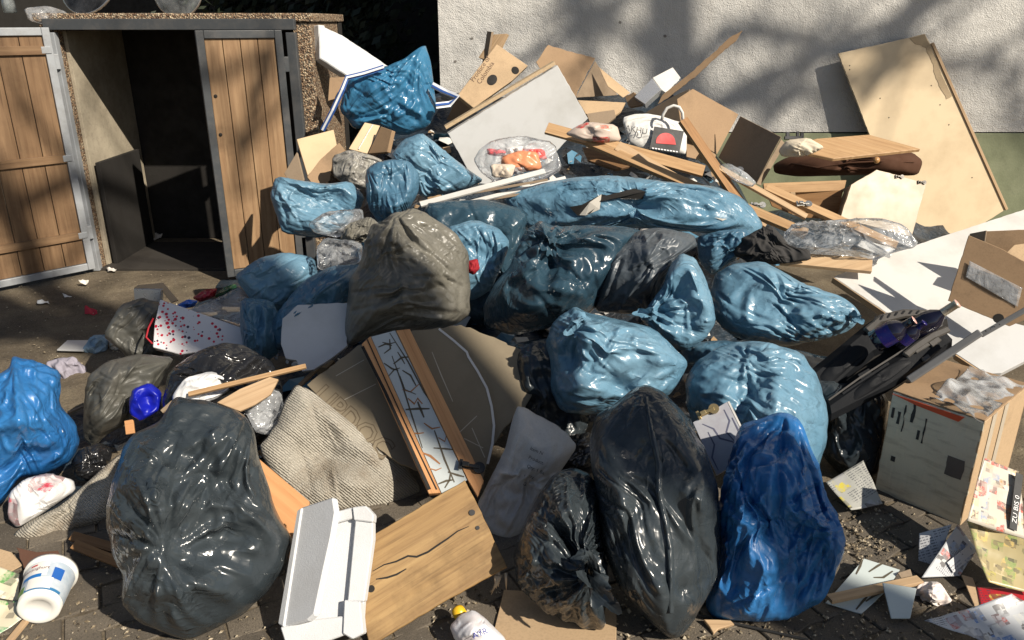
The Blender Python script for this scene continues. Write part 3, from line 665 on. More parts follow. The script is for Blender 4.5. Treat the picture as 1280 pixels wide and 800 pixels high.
# ---- bare trees behind the camera that throw the shade on wall, doors and heap
BARK = m_plain('grey_bark', (.16, .14, .115, 1), .9, (.07, .06, .05, 1), .6, 8, .6, 30)
def up_sun(p, dist): return Vector(p) + SUND * dist
def tree(label, base, trunk_top, r0, limbs, seed, twigs=10):
    t = thing('bare_tree', base, label, 'tree', 'bare trees behind the camera'); rg = random.Random(seed)
    b, e = Vector(base), Vector(trunk_top); n = 9; pts = [b.lerp(e, i / n) + Vector((rg.gauss(0, .05), rg.gauss(0, .05), 0)) * (i > 0) for i in range(n + 1)]
    tube('trunk', pts, r0, BARK, t, 12, radii=[r0 * (1.25 if i == 0 else 1 - .55 * i / n) for i in range(n + 1)])
    def limb(a, q, r):
        m = 7; P = [a.lerp(q, i / m) + Vector((rg.gauss(0, 1), rg.gauss(0, 1), rg.gauss(0, 1))) * (.035 * (q - a).length / 3 * (0 < i < m)) for i in range(m + 1)]
        tube('limb', P, r, BARK, t, 8, radii=[r * (1 - .6 * i / m) for i in range(m + 1)]); return P
    for (a, q, r) in limbs:
        a = Vector(a); q = Vector(q)
        foot = min(pts, key=lambda p: (p - a).length)
        if (foot - a).length > .1: limb(foot, a, r * 1.3)
        P = limb(a, q, r)
        for _ in range(twigs):
            p = P[rg.randrange(2, len(P))]; v = Vector((rg.gauss(0, 1), rg.gauss(0, 1), rg.gauss(.4, 1))).normalized() * rg.uniform(.5, 1.4)
            tube('limb', [p, p + v * .5 + Vector((rg.gauss(0, .06), rg.gauss(0, .06), 0)), p + v], .02, BARK, t, 6, radii=[.02, .014, .006])
def wl(px, py): return at(px, py, WY)
D1 = 15
q = up_sun(wl(882, 60), D1); tp = up_sun(wl(880, -420), D1)
tree("tall bare tree behind the camera shading the plaster wall", (q.x, q.y, 0), tp, .26, [(up_sun(wl(*a), D1), up_sun(wl(*b), D1), r) for a, b, r in (
    ((880, -200), (1160, 30), .0), ) if r] + [(up_sun(wl(*a), D1), up_sun(wl(*b), D1), r) for a, b, r in (
    ((885, 120), (700, -30), .07), ((900, 40), (1280, 90), .07), ((1180, -40), (1040, 150), .12), ((1100, 40), (1290, -60), .06), ((1240, 60), (1300, 190), .05), ((880, -60), (640, 90), .07), ((715, -40), (738, 110), .08), ((1000, 90), (940, 190), .05))], 3)
hb = Vector((.66 + .731 * 7, 2.1 - .682 * 7, 0)); LEFT = Vector((-.682, -.731, 0)); tb = hb - LEFT * 1.03
def tc(z, off): return hb + LEFT * (-1.03 + 2.23 * z / 10.5 - off) + Vector((0, 0, z))      # beside the trunk's axis at height z
def lf(pt, D=13): return up_sun(pt, D)
gl = lambda px, py: at(px, py, 4.95)
tree("leaning bare tree behind the camera shading the heap and doors", tb, tuple(hb + LEFT * 1.2 + Vector((0, 0, 10.5))), .22, [
    (tc(6.2, .10), tc(9.6, .36), .20), 
    (lf(at(345, 40, 5.0)), lf(at(290, 250, 5.0)), .06), (lf(gnd(-60, 420)), lf(gnd(150, 395)), .15), (lf(gl(150, 190)), lf(gl(10, 120)), .04)], 5, 6)
# ------------------------------------------------------------------ hidden core of the heap: crushed dark film nobody could count
def m_core():
    s = NB("heap_core"); co = s.co(); c = s.ramp(s.noise(co, 4, 4, .6, .6), [(.35, (.012, .016, .02, 1)), (.5, (.02, .034, .05, 1)), (.65, (.025, .022, .02, 1))])
    return s.done(c, .4, s.bump(s.noise(co, 14, 4, .6, 1.5), .7, .04))
def heap_h(x, y):
    xl = -1.0 - .12 * (y - 2.2); h = HS * (y - HY) - .26
    m = min(1, max(0, (x - xl) / .5)); h *= m * m * (3 - 2 * m)
    if x > .85: h -= .22 * min(1, (x - .85) / .5) * min(1, max(0, (4.2 - y) / .8))
    if x > 1.25: h -= .9 * min(1, (x - 1.25) / .7)
    return max(-.06, h + .06 * mnoise.noise((x * 3.2, y * 3.2, 1)) + .03 * mnoise.noise((x * 8, y * 8, 2)))
grid_sheet('rubbish_core', -1.9, 3.4, 2.3, 6.25, 110, 90, heap_h, m_core(), kind='stuff')
S = surf
def litter():
    rg = random.Random(21); cols = [m_plain('litter_white', (.6, .58, .54, 1), .7), m_plain('litter_brown', (.3, .2, .11, 1), .7), m_plain('litter_blue', (.08, .2, .3, 1), .35), m_plain('litter_black', (.02, .02, .022, 1), .3)]
    vs, fs, mi = [], [], []
    for _ in range(1300):
        x, y = rg.uniform(-1.4, 2.2), rg.uniform(2.2, 5.6); h = heap_h(x, y)
        if h < -.03: continue
        p = Vector((x, y, h + .012)); s_ = rg.choice((.015, .025, .04, .08)); n = Vector((rg.gauss(0, .5), rg.gauss(-.3, .5), 1)).normalized(); a = n.orthogonal().normalized(); b = n.cross(a); k = len(vs); c = rg.choices((0, 1, 2, 3), (3, 3, 3, 2))[0]
        q = [p + a * (s_ * rg.uniform(.5, 1) * math.cos(t)) + b * (s_ * rg.uniform(.4, 1) * math.sin(t)) + n * rg.uniform(-.3, .3) * s_ for t in (0, 1.05, 2.1, 3.14, 4.2, 5.25)]
        vs += q + [p + n * s_ * rg.uniform(-.2, .4)]
        for i in range(6): fs.append((k + i, k + (i + 1) % 6, k + 6)); mi.append(c)
    o = mesh_obj('litter_scraps', vs, fs, cols[0], kind='stuff')
    for c in cols[1:]: o.data.materials.append(c)
    o.data.polygons.foreach_set('material_index', mi)
litter()
def tslab(name, label, cat, out, anchor, n, th, mat, group=None, **k):
    return tag(slab(name, out, anchor, n, th, mat, **k), label, cat, group)
def sheet(name, out4, anchor, n, mat, parent=None, amp=.006, freq=9, seed=1, nu=22, nv=16, th=.0009, fold=None, curl=0):
    """thin bent sheet of paper or foil spanned by four photo pixels"""
    P = [onplane(x, y, anchor, n) for x, y in out4]; R = basis(n, P[1] - P[0]); c = sum(P, Vector()) / 4; vs = []
    rg = random.Random(seed); so_ = Vector((rg.uniform(0, 50), rg.uniform(0, 50), seed))
    for j in range(nv + 1):
        for i in range(nu + 1):
            u, v = i / nu, j / nv; p = P[0].lerp(P[1], u).lerp(P[3].lerp(P[2], u), v)
            h = amp * (mnoise.noise(p * freq * .5 + so_) * 1.6 - abs(mnoise.noise(p * freq + so_)) * 1.2) + curl * ((2 * u - 1) ** 2 + .5 * (2 * v - 1) ** 2)
            if fold: h += fold[2] * abs((u - fold[0]) * math.cos(fold[1]) + (v - .5) * math.sin(fold[1]))
            vs.append(p + n * h)
    m = len(vs); vs += [v - n * th for v in vs]; w = nu + 1; fs = []
    for j in range(nv):
        for i in range(nu): a = j * w + i; fs += [(a, a + 1, a + w + 1, a + w), (m + a, m + a + w, m + a + w + 1, m + a + 1)]
    ed = [(i, i + 1) for i in range(nu)] + [(j * w + nu, (j + 1) * w + nu) for j in range(nv)] + [(nv * w + i + 1, nv * w + i) for i in range(nu)] + [((j + 1) * w, j * w) for j in range(nv)]
    fs += [(a, m + a, m + b, b) for a, b in ed]
    return mesh_obj(name, vs, fs, mat, parent, smooth=True, frame=(c, R))
def tsheet(name, label, cat, *a, group=None, **k): return tag(sheet(name, *a, **k), label, cat, group)
def stroke(name, pts, anchor, n, w, mat, parent, th=.0008, taper=True):
    """a flat painted or printed line through photo pixels on a plane, w metres wide"""
    P = [onplane(x, y, anchor, n) + n * th for x, y in pts]; vs = []; m = len(P)
    for i, p in enumerate(P):
        d = (P[min(i + 1, m - 1)] - P[max(i - 1, 0)]).normalized(); q = n.cross(d) * (w / 2 * ((math.sin(math.pi * (i + .35) / (m - .3)) ** .6) if taper else 1)); vs += [p - q, p + q]
    o = mesh_obj(name, vs, [(2 * i, 2 * i + 1, 2 * i + 3, 2 * i + 2) for i in range(m - 1)], mat, parent); return o
def disc(name, px, py, r, anchor, n, mat, parent, th=.001, sy=1, ang=0, h=0):
    c = onplane(px, py, anchor, n) + n * th; R = basis(n, Vector((1, 0, 0))); vs = []
    for k in range(20):
        a = 2 * math.pi * k / 20; x, y = r * math.cos(a), r * sy * math.sin(a); vs.append(c + R @ Vector((x * math.cos(ang) - y * math.sin(ang), x * math.sin(ang) + y * math.cos(ang), 0)))
    return mesh_obj(name, vs, [tuple(range(20))], mat, parent)
def panels(root, specs, mat, th=.004, **k):
    for nm, out, anc, n in specs: slab(nm, out, anc, n, th, mat, root, **k)
def px2m(p): return (Vector(p) - EYEV).dot(FW) / FOC       # metres that one photo pixel spans at p
CHROME = m_plain('hinge_steel', (.55, .54, .5, 1), .28, (.25, .23, .2, 1), .4, 30, .1, 120, metal=.85)
BRASS = m_plain('hinge_brass', (.55, .42, .2, 1), .3, (.2, .15, .08, 1), .4, 30, .1, 120, metal=.85)
INK = m_plain('black_print', (.03, .03, .03, 1), .6)
def hinge(px, py, anchor, n, parent, mat=CHROME, s_=1.0, ang=0):
    """cup hinge: cup, arm and mounting plate as one fitting"""
    c = onplane(px, py, anchor, n); R = basis(n, Vector((math.cos(ang), 0, math.sin(ang)))); bm = bmesh.new()
    for o, sz in (((0, 0, .004), (.045, .016, .004)), ((.012, 0, .012), (.05, .010, .008)), ((-.02, 0, .008), (.01, .03, .010)), ((-.004, .0, .02), (.02, .013, .010))): box_bm(bm, Vector(o) * s_, I3, Vector(sz) * s_, .0012)
    r = bmesh.ops.create_cone(bm, cap_ends=True, segments=16, radius1=.0165 * s_, radius2=.0175 * s_, depth=.011 * s_); bmesh.ops.translate(bm, verts=r['verts'], vec=Vector((.036, 0, .006)) * s_)
    bm.transform(Matrix.Translation(c) @ R.to_4x4()); return bm_obj('hinge', bm, mat, parent, frame=(c, R))

# ================================================================== back of the heap, by the bin store
def styro_block():
    a = at(379, 34, 5.35); t = thing('polystyrene_block', at(400, 73, 5.3), "long white polystyrene block leaning against the bin store corner", 'packaging')
    n1 = nrm(38, 12); anc = at(400, 50, 5.3)
    slab('long_side', [(399, 31), (428, 44), (452, 60), (486, 83), (434, 95), (417, 84), (400, 73)], anc, n1, .09, STYRO, t, bev=.006, rough=.0015, seed=2)
    slab('end_face', [(379, 35), (398, 31), (400, 73), (379, 67)], anc, nrm(-40, 5), .05, STYRO, t, bev=.004)
styro_block()
STRAPW = m_plain('white_webbing', (.72, .74, .76, 1), .7, bump=.3, bscale=200); STRAPB = m_plain('blue_webbing', (.02, .08, .3, 1), .6, bump=.3, bscale=200)
def straps(root, X):
    def ribbon(nm, pts, w, mat, off):
        P = [at(x, y, Y) for x, y, Y in pts]; vs = []
        for i, p in enumerate(P):
            d = (P[min(i + 1, len(P) - 1)] - P[max(0, i - 1)]).normalized(); q = d.cross((EYEV - p).normalized()).normalized(); f = (EYEV - p).normalized() * .004
            for k in (off - w / 2, off + w / 2): vs += [p + q * k + f, p + q * k - f]
        fs = []
        for i in range(len(P) - 1):
            a, b = 4 * i, 4 * i + 4; fs += [(a, a + 2, b + 2, b), (a + 1, b + 1, b + 3, a + 3), (a, b, b + 1, a + 1), (a + 2, a + 3, b + 3, b + 2)]
        mesh_obj(nm, vs, fs, mat, root)
    L = [(480, 84, 4.96), (455, 92, 4.93), (434, 97, 4.9), (428, 112, 4.88), (416, 138, 4.88), (403, 163, 4.9)]
    ribbon('strap', L, .030, STRAPB, 0); ribbon('strap', [(x, y, Y - .012) for x, y, Y in L], .012, STRAPW, .002)
    Rr = [(540, 106, 5.0), (553, 113, 5.0), (572, 121, 5.05), (562, 130, 5.05), (545, 132, 4.98)]
    ribbon('strap', Rr, .036, STRAPW, 0); ribbon('strap', [(x, y, Y - .012) for x, y, Y in Rr], .013, STRAPB, .004)
BAGB = m_bag("carrier_blue_film", (.03, .14, .27, 1), (.05, .19, .33, 1), .24, .3, .06)
bag('carrier_bag', "big blue carrier bag with white striped straps below the polystyrene block", [(434, 97), (460, 90), (484, 83), (506, 73), (531, 55), (537, 72), (541, 95), (546, 137), (536, 158), (506, 171), (465, 157), (443, 162), (424, 138), (430, 118)], BAGB, 'bag', parts=straps, Y=5.1, T=.16, folds=[('rad', 531, 60, .9, 1.3), ('rad', 434, 150, .7, 1.1), ('dir', 25, .2)], iso=.03, seed=22, n=49, facet=.06, rim=3, lumps=.12)
tslab('cardboard_piece', "small brown cardboard piece tucked under the polystyrene block", 'cardboard', [(412, 97), (431, 96), (424, 122), (410, 126)], at(420, 110, 5.15), nrm(10, 20), .02, CARD)
tslab('board_offcut', "pale beige board offcut leaning below the blue carrier bag", 'board', [(371, 174), (417, 162), (421, 181), (400, 205), (386, 224)], S(400, 190, .05), nrm(25, 35), .02, MAPLE)
tslab('board_offcut', "dark grey board offcut beside the right bin store door", 'board', [(355, 217), (371, 190), (380, 226), (368, 236)], S(370, 210, .04), nrm(-10, 30), .02, CARDG)
tslab('cardboard_piece', "folded brown cardboard piece between pale offcut and grey printed bag", 'cardboard', [(384, 221), (400, 200), (424, 178), (432, 188), (416, 200), (412, 226), (395, 236)], S(405, 205, .08), nrm(30, 30), .012, CARD, rough=.001)
t = thing('wooden_box', S(465, 190), "small wooden box with pale lid edge under the blue carrier bag", 'box'); anc = S(460, 172, .16)
slab('lid', [(436, 186), (456, 153), (475, 157), (459, 192)], anc, nrm(20, 32), .05, MAPLE, t); slab('side', [(460, 192), (476, 158), (490, 163), (484, 190)], anc, nrm(-35, 20), .03, CARD, t)
bar('metal_edge', onplane(448, 187, anc, nrm(20, 32)) + nrm(20, 32) * .004, onplane(466, 156, anc, nrm(20, 32)) + nrm(20, 32) * .004, .008, .006, nrm(20, 32), CHROME, t)
PRGREY = m_print('grey_printed_film', srgb('8f8c84'), [(.25, .25, .24, 1), (.35, .34, .32, 1), (.18, .18, .18, 1)], 30, .5)
bag('printed_bag', "crumpled grey printed plastic bag beside the small wooden box", [(415, 195), (437, 187), (465, 194), (479, 201), (470, 225), (456, 238), (434, 232), (416, 220)], PRGREY, 'bag', lift=.12, T=.05, iso=.1, folds=[('rad', 445, 190, 1.2, 1.4)], seed=23, n=33, facet=.5, rim=4)
# ---- left flank of blue bags
GB = 'blue rubbish bags on the heap'
bag('blue_bag', "crumpled light blue bag against the right bin store door", [(337, 244), (345, 220), (378, 226), (409, 230), (437, 226), (456, 245), (450, 264), (430, 285), (403, 298), (353, 292), (346, 270)], BLUE, group=GB, lift=.12, T=.13, folds=[('dir', 15, .2), ('rad', 350, 230, .4, .8)], iso=.1, seed=31, n=41)
bag('blue_bag', "upright dark blue bag left of the white leaning panel", [(456, 214), (469, 203), (490, 199), (512, 201), (525, 219), (523, 241), (513, 259), (495, 275), (475, 281), (459, 258)], BLUE2, group=GB, lift=.2, T=.12, folds=[('dir', 80, .35), ('rad', 480, 205, .3, .6)], iso=.05, seed=32, n=41)
bag('blue_bag', "light blue draped bag just below the carrier bag", [(487, 196), (502, 175), (527, 166), (540, 175), (562, 194), (587, 213), (606, 226), (580, 238), (559, 242), (527, 248), (515, 225)], BLUE, group=GB, lift=.17, T=.12, folds=[('dir', 35, .3), ('rad', 535, 170, .4, .8)], iso=.08, seed=33, n=41)
bag('blue_bag', "blue bag with bright fold nearest the dark doorway", [(293, 345), (310, 332), (325, 322), (356, 315), (394, 322), (398, 345), (375, 372), (350, 392), (319, 382), (300, 357)], BLUE, group=GB, lift=.1, T=.11, folds=[('dir', -30, .25)], iso=.08, seed=34, n=41)
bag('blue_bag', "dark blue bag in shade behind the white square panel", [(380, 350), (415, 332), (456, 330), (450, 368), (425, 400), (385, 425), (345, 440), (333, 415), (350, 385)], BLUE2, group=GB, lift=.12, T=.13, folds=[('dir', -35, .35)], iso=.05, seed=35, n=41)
bag('blue_bag', "half lit blue bag just right of the grey-brown bag", [(558, 284), (594, 274), (625, 286), (638, 304), (628, 332), (614, 362), (592, 376), (570, 372), (556, 330)], BLUE, group=GB, lift=.13, T=.12, folds=[('dir', 70, .3)], iso=.08, seed=36, n=41)
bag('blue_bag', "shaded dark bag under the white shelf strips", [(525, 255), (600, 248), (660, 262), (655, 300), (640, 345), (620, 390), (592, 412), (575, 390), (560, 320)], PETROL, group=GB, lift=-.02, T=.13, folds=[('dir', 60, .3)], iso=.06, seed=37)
tag(sheet_obj('cloth_scrap', *film([(585, 326), (597, 323), (600, 336), (592, 344), (584, 340)], lift=.27, T=.02, iso=.2, seed=5, n=17)[:2], m_plain('red_cloth', (.30, .012, .02, 1), .8)), "small dark red cloth scrap on the half lit blue bag", 'cloth')
bag('blue_bag', "blue bag in shade left of the grey-brown bag's lower edge", [(300, 372), (340, 375), (352, 400), (350, 440), (330, 455), (305, 440), (300, 410)], BLUE2, group=GB, lift=.05, T=.1, folds=[('dir', 80, .3)], iso=.06, seed=38)
# ---- clear film
bag('clear_bag', "crumpled clear plastic bag on the light blue bag by the door", [(384, 280), (406, 265), (430, 262), (452, 262), (455, 276), (425, 298), (394, 292)], CLEARW, 'plastic film', lift=.26, T=.05, iso=.15, folds=[('rad', 450, 265, 1.4, 1.6)], seed=41, n=33, facet=.5, rim=5)
bag('foil_scrap', "khaki glossy film scrap beside the clear plastic bag", [(425, 300), (434, 280), (462, 270), (476, 281), (459, 302), (440, 306)], GREYB, 'plastic film', lift=.27, T=.05, iso=.15, folds=[('rad', 440, 300, 1.4, 1.6)], seed=42, n=33, facet=.5, rim=5)
bag('clear_bag', "milky plastic bag tucked left of the grey-brown bag", [(395, 310), (406, 297), (430, 300), (454, 305), (452, 328), (425, 336), (397, 338)], CLEARW, 'plastic film', lift=.24, T=.06, iso=.1, folds=[('rad', 425, 298, 1.4, 1.6)], seed=43, n=33, facet=.4, rim=5)
# ---- top of the heap: cartons and boards against the wall
t = thing('fruit_carton', at(610, 120, 5.6), "tan fruit carton with two round holes and printed origin", 'carton'); n = nrm(15, 25); anc = at(615, 95, 5.55)
slab('side_panel', [(572, 119), (621, 55), (660, 82), (640, 101), (592, 135)], anc, n, .05, CARDL, t, bev=.003)
disc('hand_hole', 615, 100, .042, anc, n, DARKM, t, sy=.75, ang=.9); disc('hand_hole', 644, 88, .027, anc, n, DARKM, t)
PRB = m_plain('brown_print', (.09, .05, .03, 1), .7)
text_px('lettering', "Produce of", (592, 103), (611, 76), anc, n, PRB, t, size=.047); text_px('lettering', "Colombia", (600, 106), (617, 81), anc, n, PRB, t, size=.047)
slab('bottom_flap', [(558, 150), (571, 122), (590, 136), (568, 152)], anc + Vector((0, -.03, 0)), nrm(-45, 10), .005, CARD, t)
tslab('board_offcut', "short board end standing behind the fruit carton", 'board', [(598, 72), (617, 43), (634, 42), (624, 62), (612, 76)], at(615, 58, 5.8), nrm(-20, 15), .04, BEECH)
bar_o = bar('slat', at(597, 78, 5.75), at(622, 46, 5.85), .05, .02, nrm(-50, 10), CARDG); tag(bar_o, "grey narrow slat standing behind the fruit carton", 'slat')
t = thing('furniture_board', S(600, 215), "large grey-white cabinet panel leaning in the middle top", 'panel'); n = nrm(10, -2); anc = at(640, 150, 4.95)
slab('panel', [(560, 167), (697, 82), (735, 148), (690, 195), (640, 215), (600, 235), (590, 222)], anc, n, .055, GREYW, t, bev=.002, rough=.0014, seed=32)
e0, e1 = onplane(557, 160, anc, n), onplane(694, 79, anc, n); bar('edge_strip', e0 - n * .028, e1 - n * .028, .02, .05, n, CHIP, t)
t = thing('torn_carton', at(720, 110, 5.8), "torn brown carton behind the cabinet panel", 'carton'); anc = at(705, 90, 5.75)
slab('top_flap', [(670, 78), (685, 56), (712, 64), (744, 72), (718, 123), (690, 110)], anc, nrm(10, 38), .005, CARD, t, rough=.003, seed=3, warp=.01); slab('side_panel', [(720, 122), (744, 76), (772, 119)], anc, nrm(45, 10), .005, CARDG, t, rough=.001)
slab('side_flap', [(748, 83), (788, 116), (779, 122), (760, 108)], anc, nrm(30, 30), .005, CARDL, t)
tslab('cardboard_piece', "flat pale cardboard lying below the torn carton", 'cardboard', [(722, 125), (782, 128), (777, 138), (764, 148), (732, 142)], at(750, 135, 5.5), nrm(10, 55), .02, CARDL, rough=.001)
tslab('cardboard_piece', "grey-white card edge under the flat pale cardboard", 'cardboard', [(733, 142), (768, 137), (770, 146), (760, 154), (738, 155)], at(750, 147, 5.42), nrm(0, 40), .02, CARDG)
SILV = m_plain('silver_card', (.62, .63, .64, 1), .28, (.35, .35, .35, 1), .3, 12, .1, 40, metal=.6)
t = thing('silver_carton', at(815, 120, 5.6), "small silver-grey carton at the foot of the plaster wall", 'carton'); anc = at(815, 110, 5.6)
slab('front_panel', [(793, 121), (815, 98), (826, 112), (806, 130)], anc, nrm(-20, 35), .06, SILV, t); slab('lid', [(816, 97), (841, 84), (853, 100), (834, 117), (827, 112)], anc + Vector((0, -.02, .0)), nrm(15, 45), .06, WHITE, t); slab('end_panel', [(781, 121), (792, 115), (804, 131), (786, 134)], anc + Vector((0, -.02, 0)), nrm(-40, 20), .03, CARD, t)
tslab('cardboard_strip', "long torn cardboard strip sticking up against the plaster wall", 'cardboard', [(928, 38), (920, 51), (899, 68), (870, 95), (834, 123), (822, 130), (828, 119), (862, 92), (893, 65), (912, 47)], at(860, 95, 5.5), nrm(-25, 22), .006, CARD, rough=.003, seed=9, bev=0)
# ---- the paper shopping bag
PAPERW = m_card('white_paper', (.70, .69, .66, 1), (.62, .61, .58, 1), .6, stain=.12, dark=(.3, .28, .25, 1)); RED = m_plain('red_print', (.55, .02, .02, 1), .5); WHT = m_plain('white_print', (.8, .8, .8, 1), .6)
t = thing('shopping_bag', S(820, 190), "white paper shopping bag with black square and red dome logo", 'bag'); n = nrm(8, 22); anc = at(820, 170, 4.85)
vs, fs, X = film([(777, 147), (796, 142), (824, 144), (846, 152), (859, 153), (858, 193), (848, 192), (788, 183)], Y=4.88, T=.035, iso=.12, folds=[('dir', 80, .15)], seed=44, n=33, n_dir=n); sheet_obj('paper_body', vs, fs, PAPERW, t)
anc2 = anc + n * .055
slab('logo_square', [(818, 158), (855, 164), (849, 191), (812, 186)], anc2, n, .004, INK, t, bev=0)
for k in range(1):
    pts = [(820, 179)] + [(832 - 12 * math.cos(a), 177 - 11 * math.sin(a)) for a in np.linspace(.1, 3.0, 12)] + [(845, 181)]
    slab('logo_dome', pts, anc2 + n * .003, n, .002, RED, t, bev=0)
text_px('lettering', "AKHU", (781, 163), (797, 166), anc2 + n * .0, n, INK, t, size=.05)
for k in range(9): stroke('lettering', [(815 + 3.7 * k, 185.0 + .55 * k), (817.6 + 3.7 * k, 185.4 + .55 * k)], anc2 + n * .005, n, .007, WHT, t, taper=False)
tube('handle', [at(x, y, 4.8) for x, y in ((827, 150), (829, 143), (834, 135), (842, 132), (849, 134), (853, 141), (854, 156))], .009, PAPERW, t, 8)
# ---- the large open carton
t = thing('open_carton', S(905, 215), "large brown open carton right of the white shopping bag", 'carton'); anc = at(895, 195, 4.95); nl = nrm(28, 22); nr_ = nrm(-58, 14)
panels(t, [('side_panel', [(846, 124), (866, 111), (923, 143), (896, 193), (858, 169), (850, 150)], anc, nl), ('bottom_flap', [(858, 170), (896, 194), (888, 203), (858, 196)], anc + Vector((0, -.02, 0)), nrm(20, 45))], CARD, .006, warp=.008)
slab('side_panel', [(925, 145), (976, 171), (946, 229), (920, 215), (898, 197)], anc, nr_, .006, CARDG, t, warp=.008); slab('end_flap', [(977, 174), (982, 180), (951, 232), (946, 230)], anc + Vector((.0, -.02, 0)), nrm(40, 10), .006, CARDG, t)
slab('inner_flap', [(806, 141), (842, 120), (862, 111), (850, 150), (846, 153), (824, 144)], anc + Vector((0, .06, 0)), nrm(-50, 20), .006, CARDG, t)
# ---- battens and planks
GP = 'long pine battens on the top of the heap'
def batten(label, a, b, la, lb, w, th, n, mat, px=None, hs=()):
    A, Bq = S(*a, la), S(*b, lb); r = thing('batten', (A + Bq) / 2, label, 'plank', GP); bar('board', A, Bq, w, th, n, mat, r)
    for (x, y, m) in hs: hinge(x, y, (A + Bq) / 2 + n * th / 2, n, r, m)
    return r
batten("shortest pine plank, its pale end pointing at the red package", (684, 172), (882, 203), .20, .22, .075, .018, nrm(0, 48), PINE)
batten("long pine batten running below the white shopping bag", (736, 187), (1010, 283), .2, .18, .05, .028, nrm(-12, 50), PINE, hs=[(916, 214, CHROME)])
batten("dark stained batten crossing in front of the open carton", (830, 194), (1000, 276), .27, .22, .06, .02, nrm(30, 35), PINED)
batten("lower pine batten resting on the wide torn blue bag", (772, 203), (960, 268), .13, .13, .06, .02, nrm(0, 40), BEECH, hs=[(944, 257, CHROME)])
batten("pine batten pointing at the crumpled clear film", (955, 243), (1125, 300), .2, .16, .045, .025, nrm(0, 50), PINE, hs=[(1001, 256, CHROME)])
batten("slim pale batten over the lower end of the open carton", (870, 205), (1012, 262), .29, .24, .03, .018, nrm(0, 45), BEECH)
tslab('dark_board', "dark wooden board under the pine battens by the shopping bag", 'board', [(728, 184), (776, 186), (797, 205), (770, 212), (735, 200)], S(760, 198, .14), nrm(0, 60), .015, WALN)
GS = 'white shelf strips'
for lab, a, b, lf_, w in (("upper white shelf strip with a hollow edge below the cabinet panel", (525, 249), (680, 221), .24, .03), ("lower white shelf strip with torn tan edge", (556, 255), (706, 229), .2, .022)):
    A, Bq = S(*a, lf_), S(*b, lf_); r = thing('shelf_strip', (A + Bq) / 2, lab, 'shelf', GS); nn = nrm(0, 50); bar('board', A, Bq, w, .012, nn, WHITE, r); bar('edge_band', A + Vector((0, -.002, -.016)), Bq + Vector((0, -.002, -.016)), .012, .02, nrm(0, 10), CARDG, r)
    if lf_ > .22: box('shelf_peg', S(578, 256, .2), (.03, .02, .05), WHITE, r)
REDPK = m_print('red_packaging', (.55, .45, .38, 1), [(.55, .03, .03, 1), (.7, .6, .5, 1), (.6, .1, .05, 1), (.35, .3, .2, 1)], 9, .95, lines=False)
bag('snack_pack', "red and tan plastic pack beside the white shopping bag", [(706, 168), (720, 158), (735, 152), (771, 156), (777, 176), (758, 179), (730, 176)], REDPK, 'packaging', lift=.32, T=.05, iso=.06, seed=45, n=25)
t = thing('waste_bag', S(650, 220), "clear plastic bag holding red and white wrappers", 'bag')
vs, fs, X = film([(592, 200), (600, 186), (615, 175), (652, 169), (693, 178), (703, 212), (678, 224), (621, 230), (600, 215)], lift=.24, T=.10, iso=.25, folds=[('rad', 700, 180, .8, 1.2)], seed=46, n=41, facet=.3, rim=4); sheet_obj('film', vs, fs, CLEAR, t)
for i, (o, c, nm) in enumerate((([(608, 185), (632, 188), (632, 196), (610, 194)], (.75, .03, .04, 1), 'wrapper'), ([(625, 196), (650, 188), (672, 190), (678, 212), (650, 216), (628, 212)], (.62, .24, .12, 1), 'wrapper'), ([(650, 186), (680, 186), (684, 200), (660, 200)], (.72, .10, .09, 1), 'wrapper'), ([(612, 205), (645, 205), (640, 222), (615, 222)], (.6, .5, .4, 1), 'wrapper'), ([(630, 184), (655, 182), (652, 192), (634, 194)], (.8, .76, .72, 1), 'wrapper'))):
    vs, fs, X = film(o, lift=.27 + .01 * i, T=.03, iso=.15, seed=50 + i, n=17); sheet_obj(nm, vs, fs, m_plain('wrapper_print', c, .3, tuple(min(1, x * 1.7) for x in c[:3]) + (1,), .5, 30), t)
# ---- right back corner: cushion, drawer, boards
CUSH = m_plain('brown_suede', (.085, .042, .026, 1), .85, (.05, .025, .016, 1), .5, 8, .25, 180, spec=.15)
t = thing('sofa_cushion', S(1060, 215), "dark brown sofa cushion under the pine cupboard door", 'cushion')
vs, fs, X = film([(966, 206), (985, 196), (1020, 192), (1060, 195), (1100, 191), (1140, 190), (1153, 200), (1147, 220), (1100, 218), (1000, 221), (968, 217)], Y=5.05, T=.16, iso=.03, folds=[('dir', 0, .12)], seed=61, n=33, p=4); sheet_obj('cover', vs, fs, CUSH, t)
tube('piping', [near(X, x, y) + Vector((0, -.004, 0)) for x, y in ((985, 205), (1020, 207), (1060, 205), (1100, 203), (1146, 204))], .006, CUSH, t, 6)
n = nrm(10, 66); anc = S(1080, 183, .30)
t = thing('cupboard_door', onplane(1080, 183, anc, n), "yellow pine cupboard door with round knob lying on the brown cushion", 'cupboard door')
slab('panel', [(1003, 178), (1021, 173), (1086, 168), (1151, 186), (1042, 198), (1010, 191)], anc, n, .02, PINE, t, bev=.003, grain=2)
lathe('knob', [(0, .03), (.014, .027), (.018, .018), (.012, .006), (.007, 0)], onplane(1093, 192, anc, n) - Vector((0, .02, .03)), nrm(0, 5), m_plain('knob_wood', (.45, .24, .09, 1), .3), t, 20)
bag('paper_scrap', "crumpled cream paper at the left end of the pine cupboard door", [(973, 188), (983, 175), (1011, 172), (1031, 184), (1018, 191), (1002, 196), (977, 196)], m_card('cream_paper', (.66, .58, .45, 1), (.6, .52, .4, 1), .8, stain=.1), 'paper', lift=.36, T=.04, iso=.2, seed=62, n=25)
t = thing('plastic_clamp', at(992, 168, 5.5), "black plastic clamp on the green wall base ledge", 'clamp')
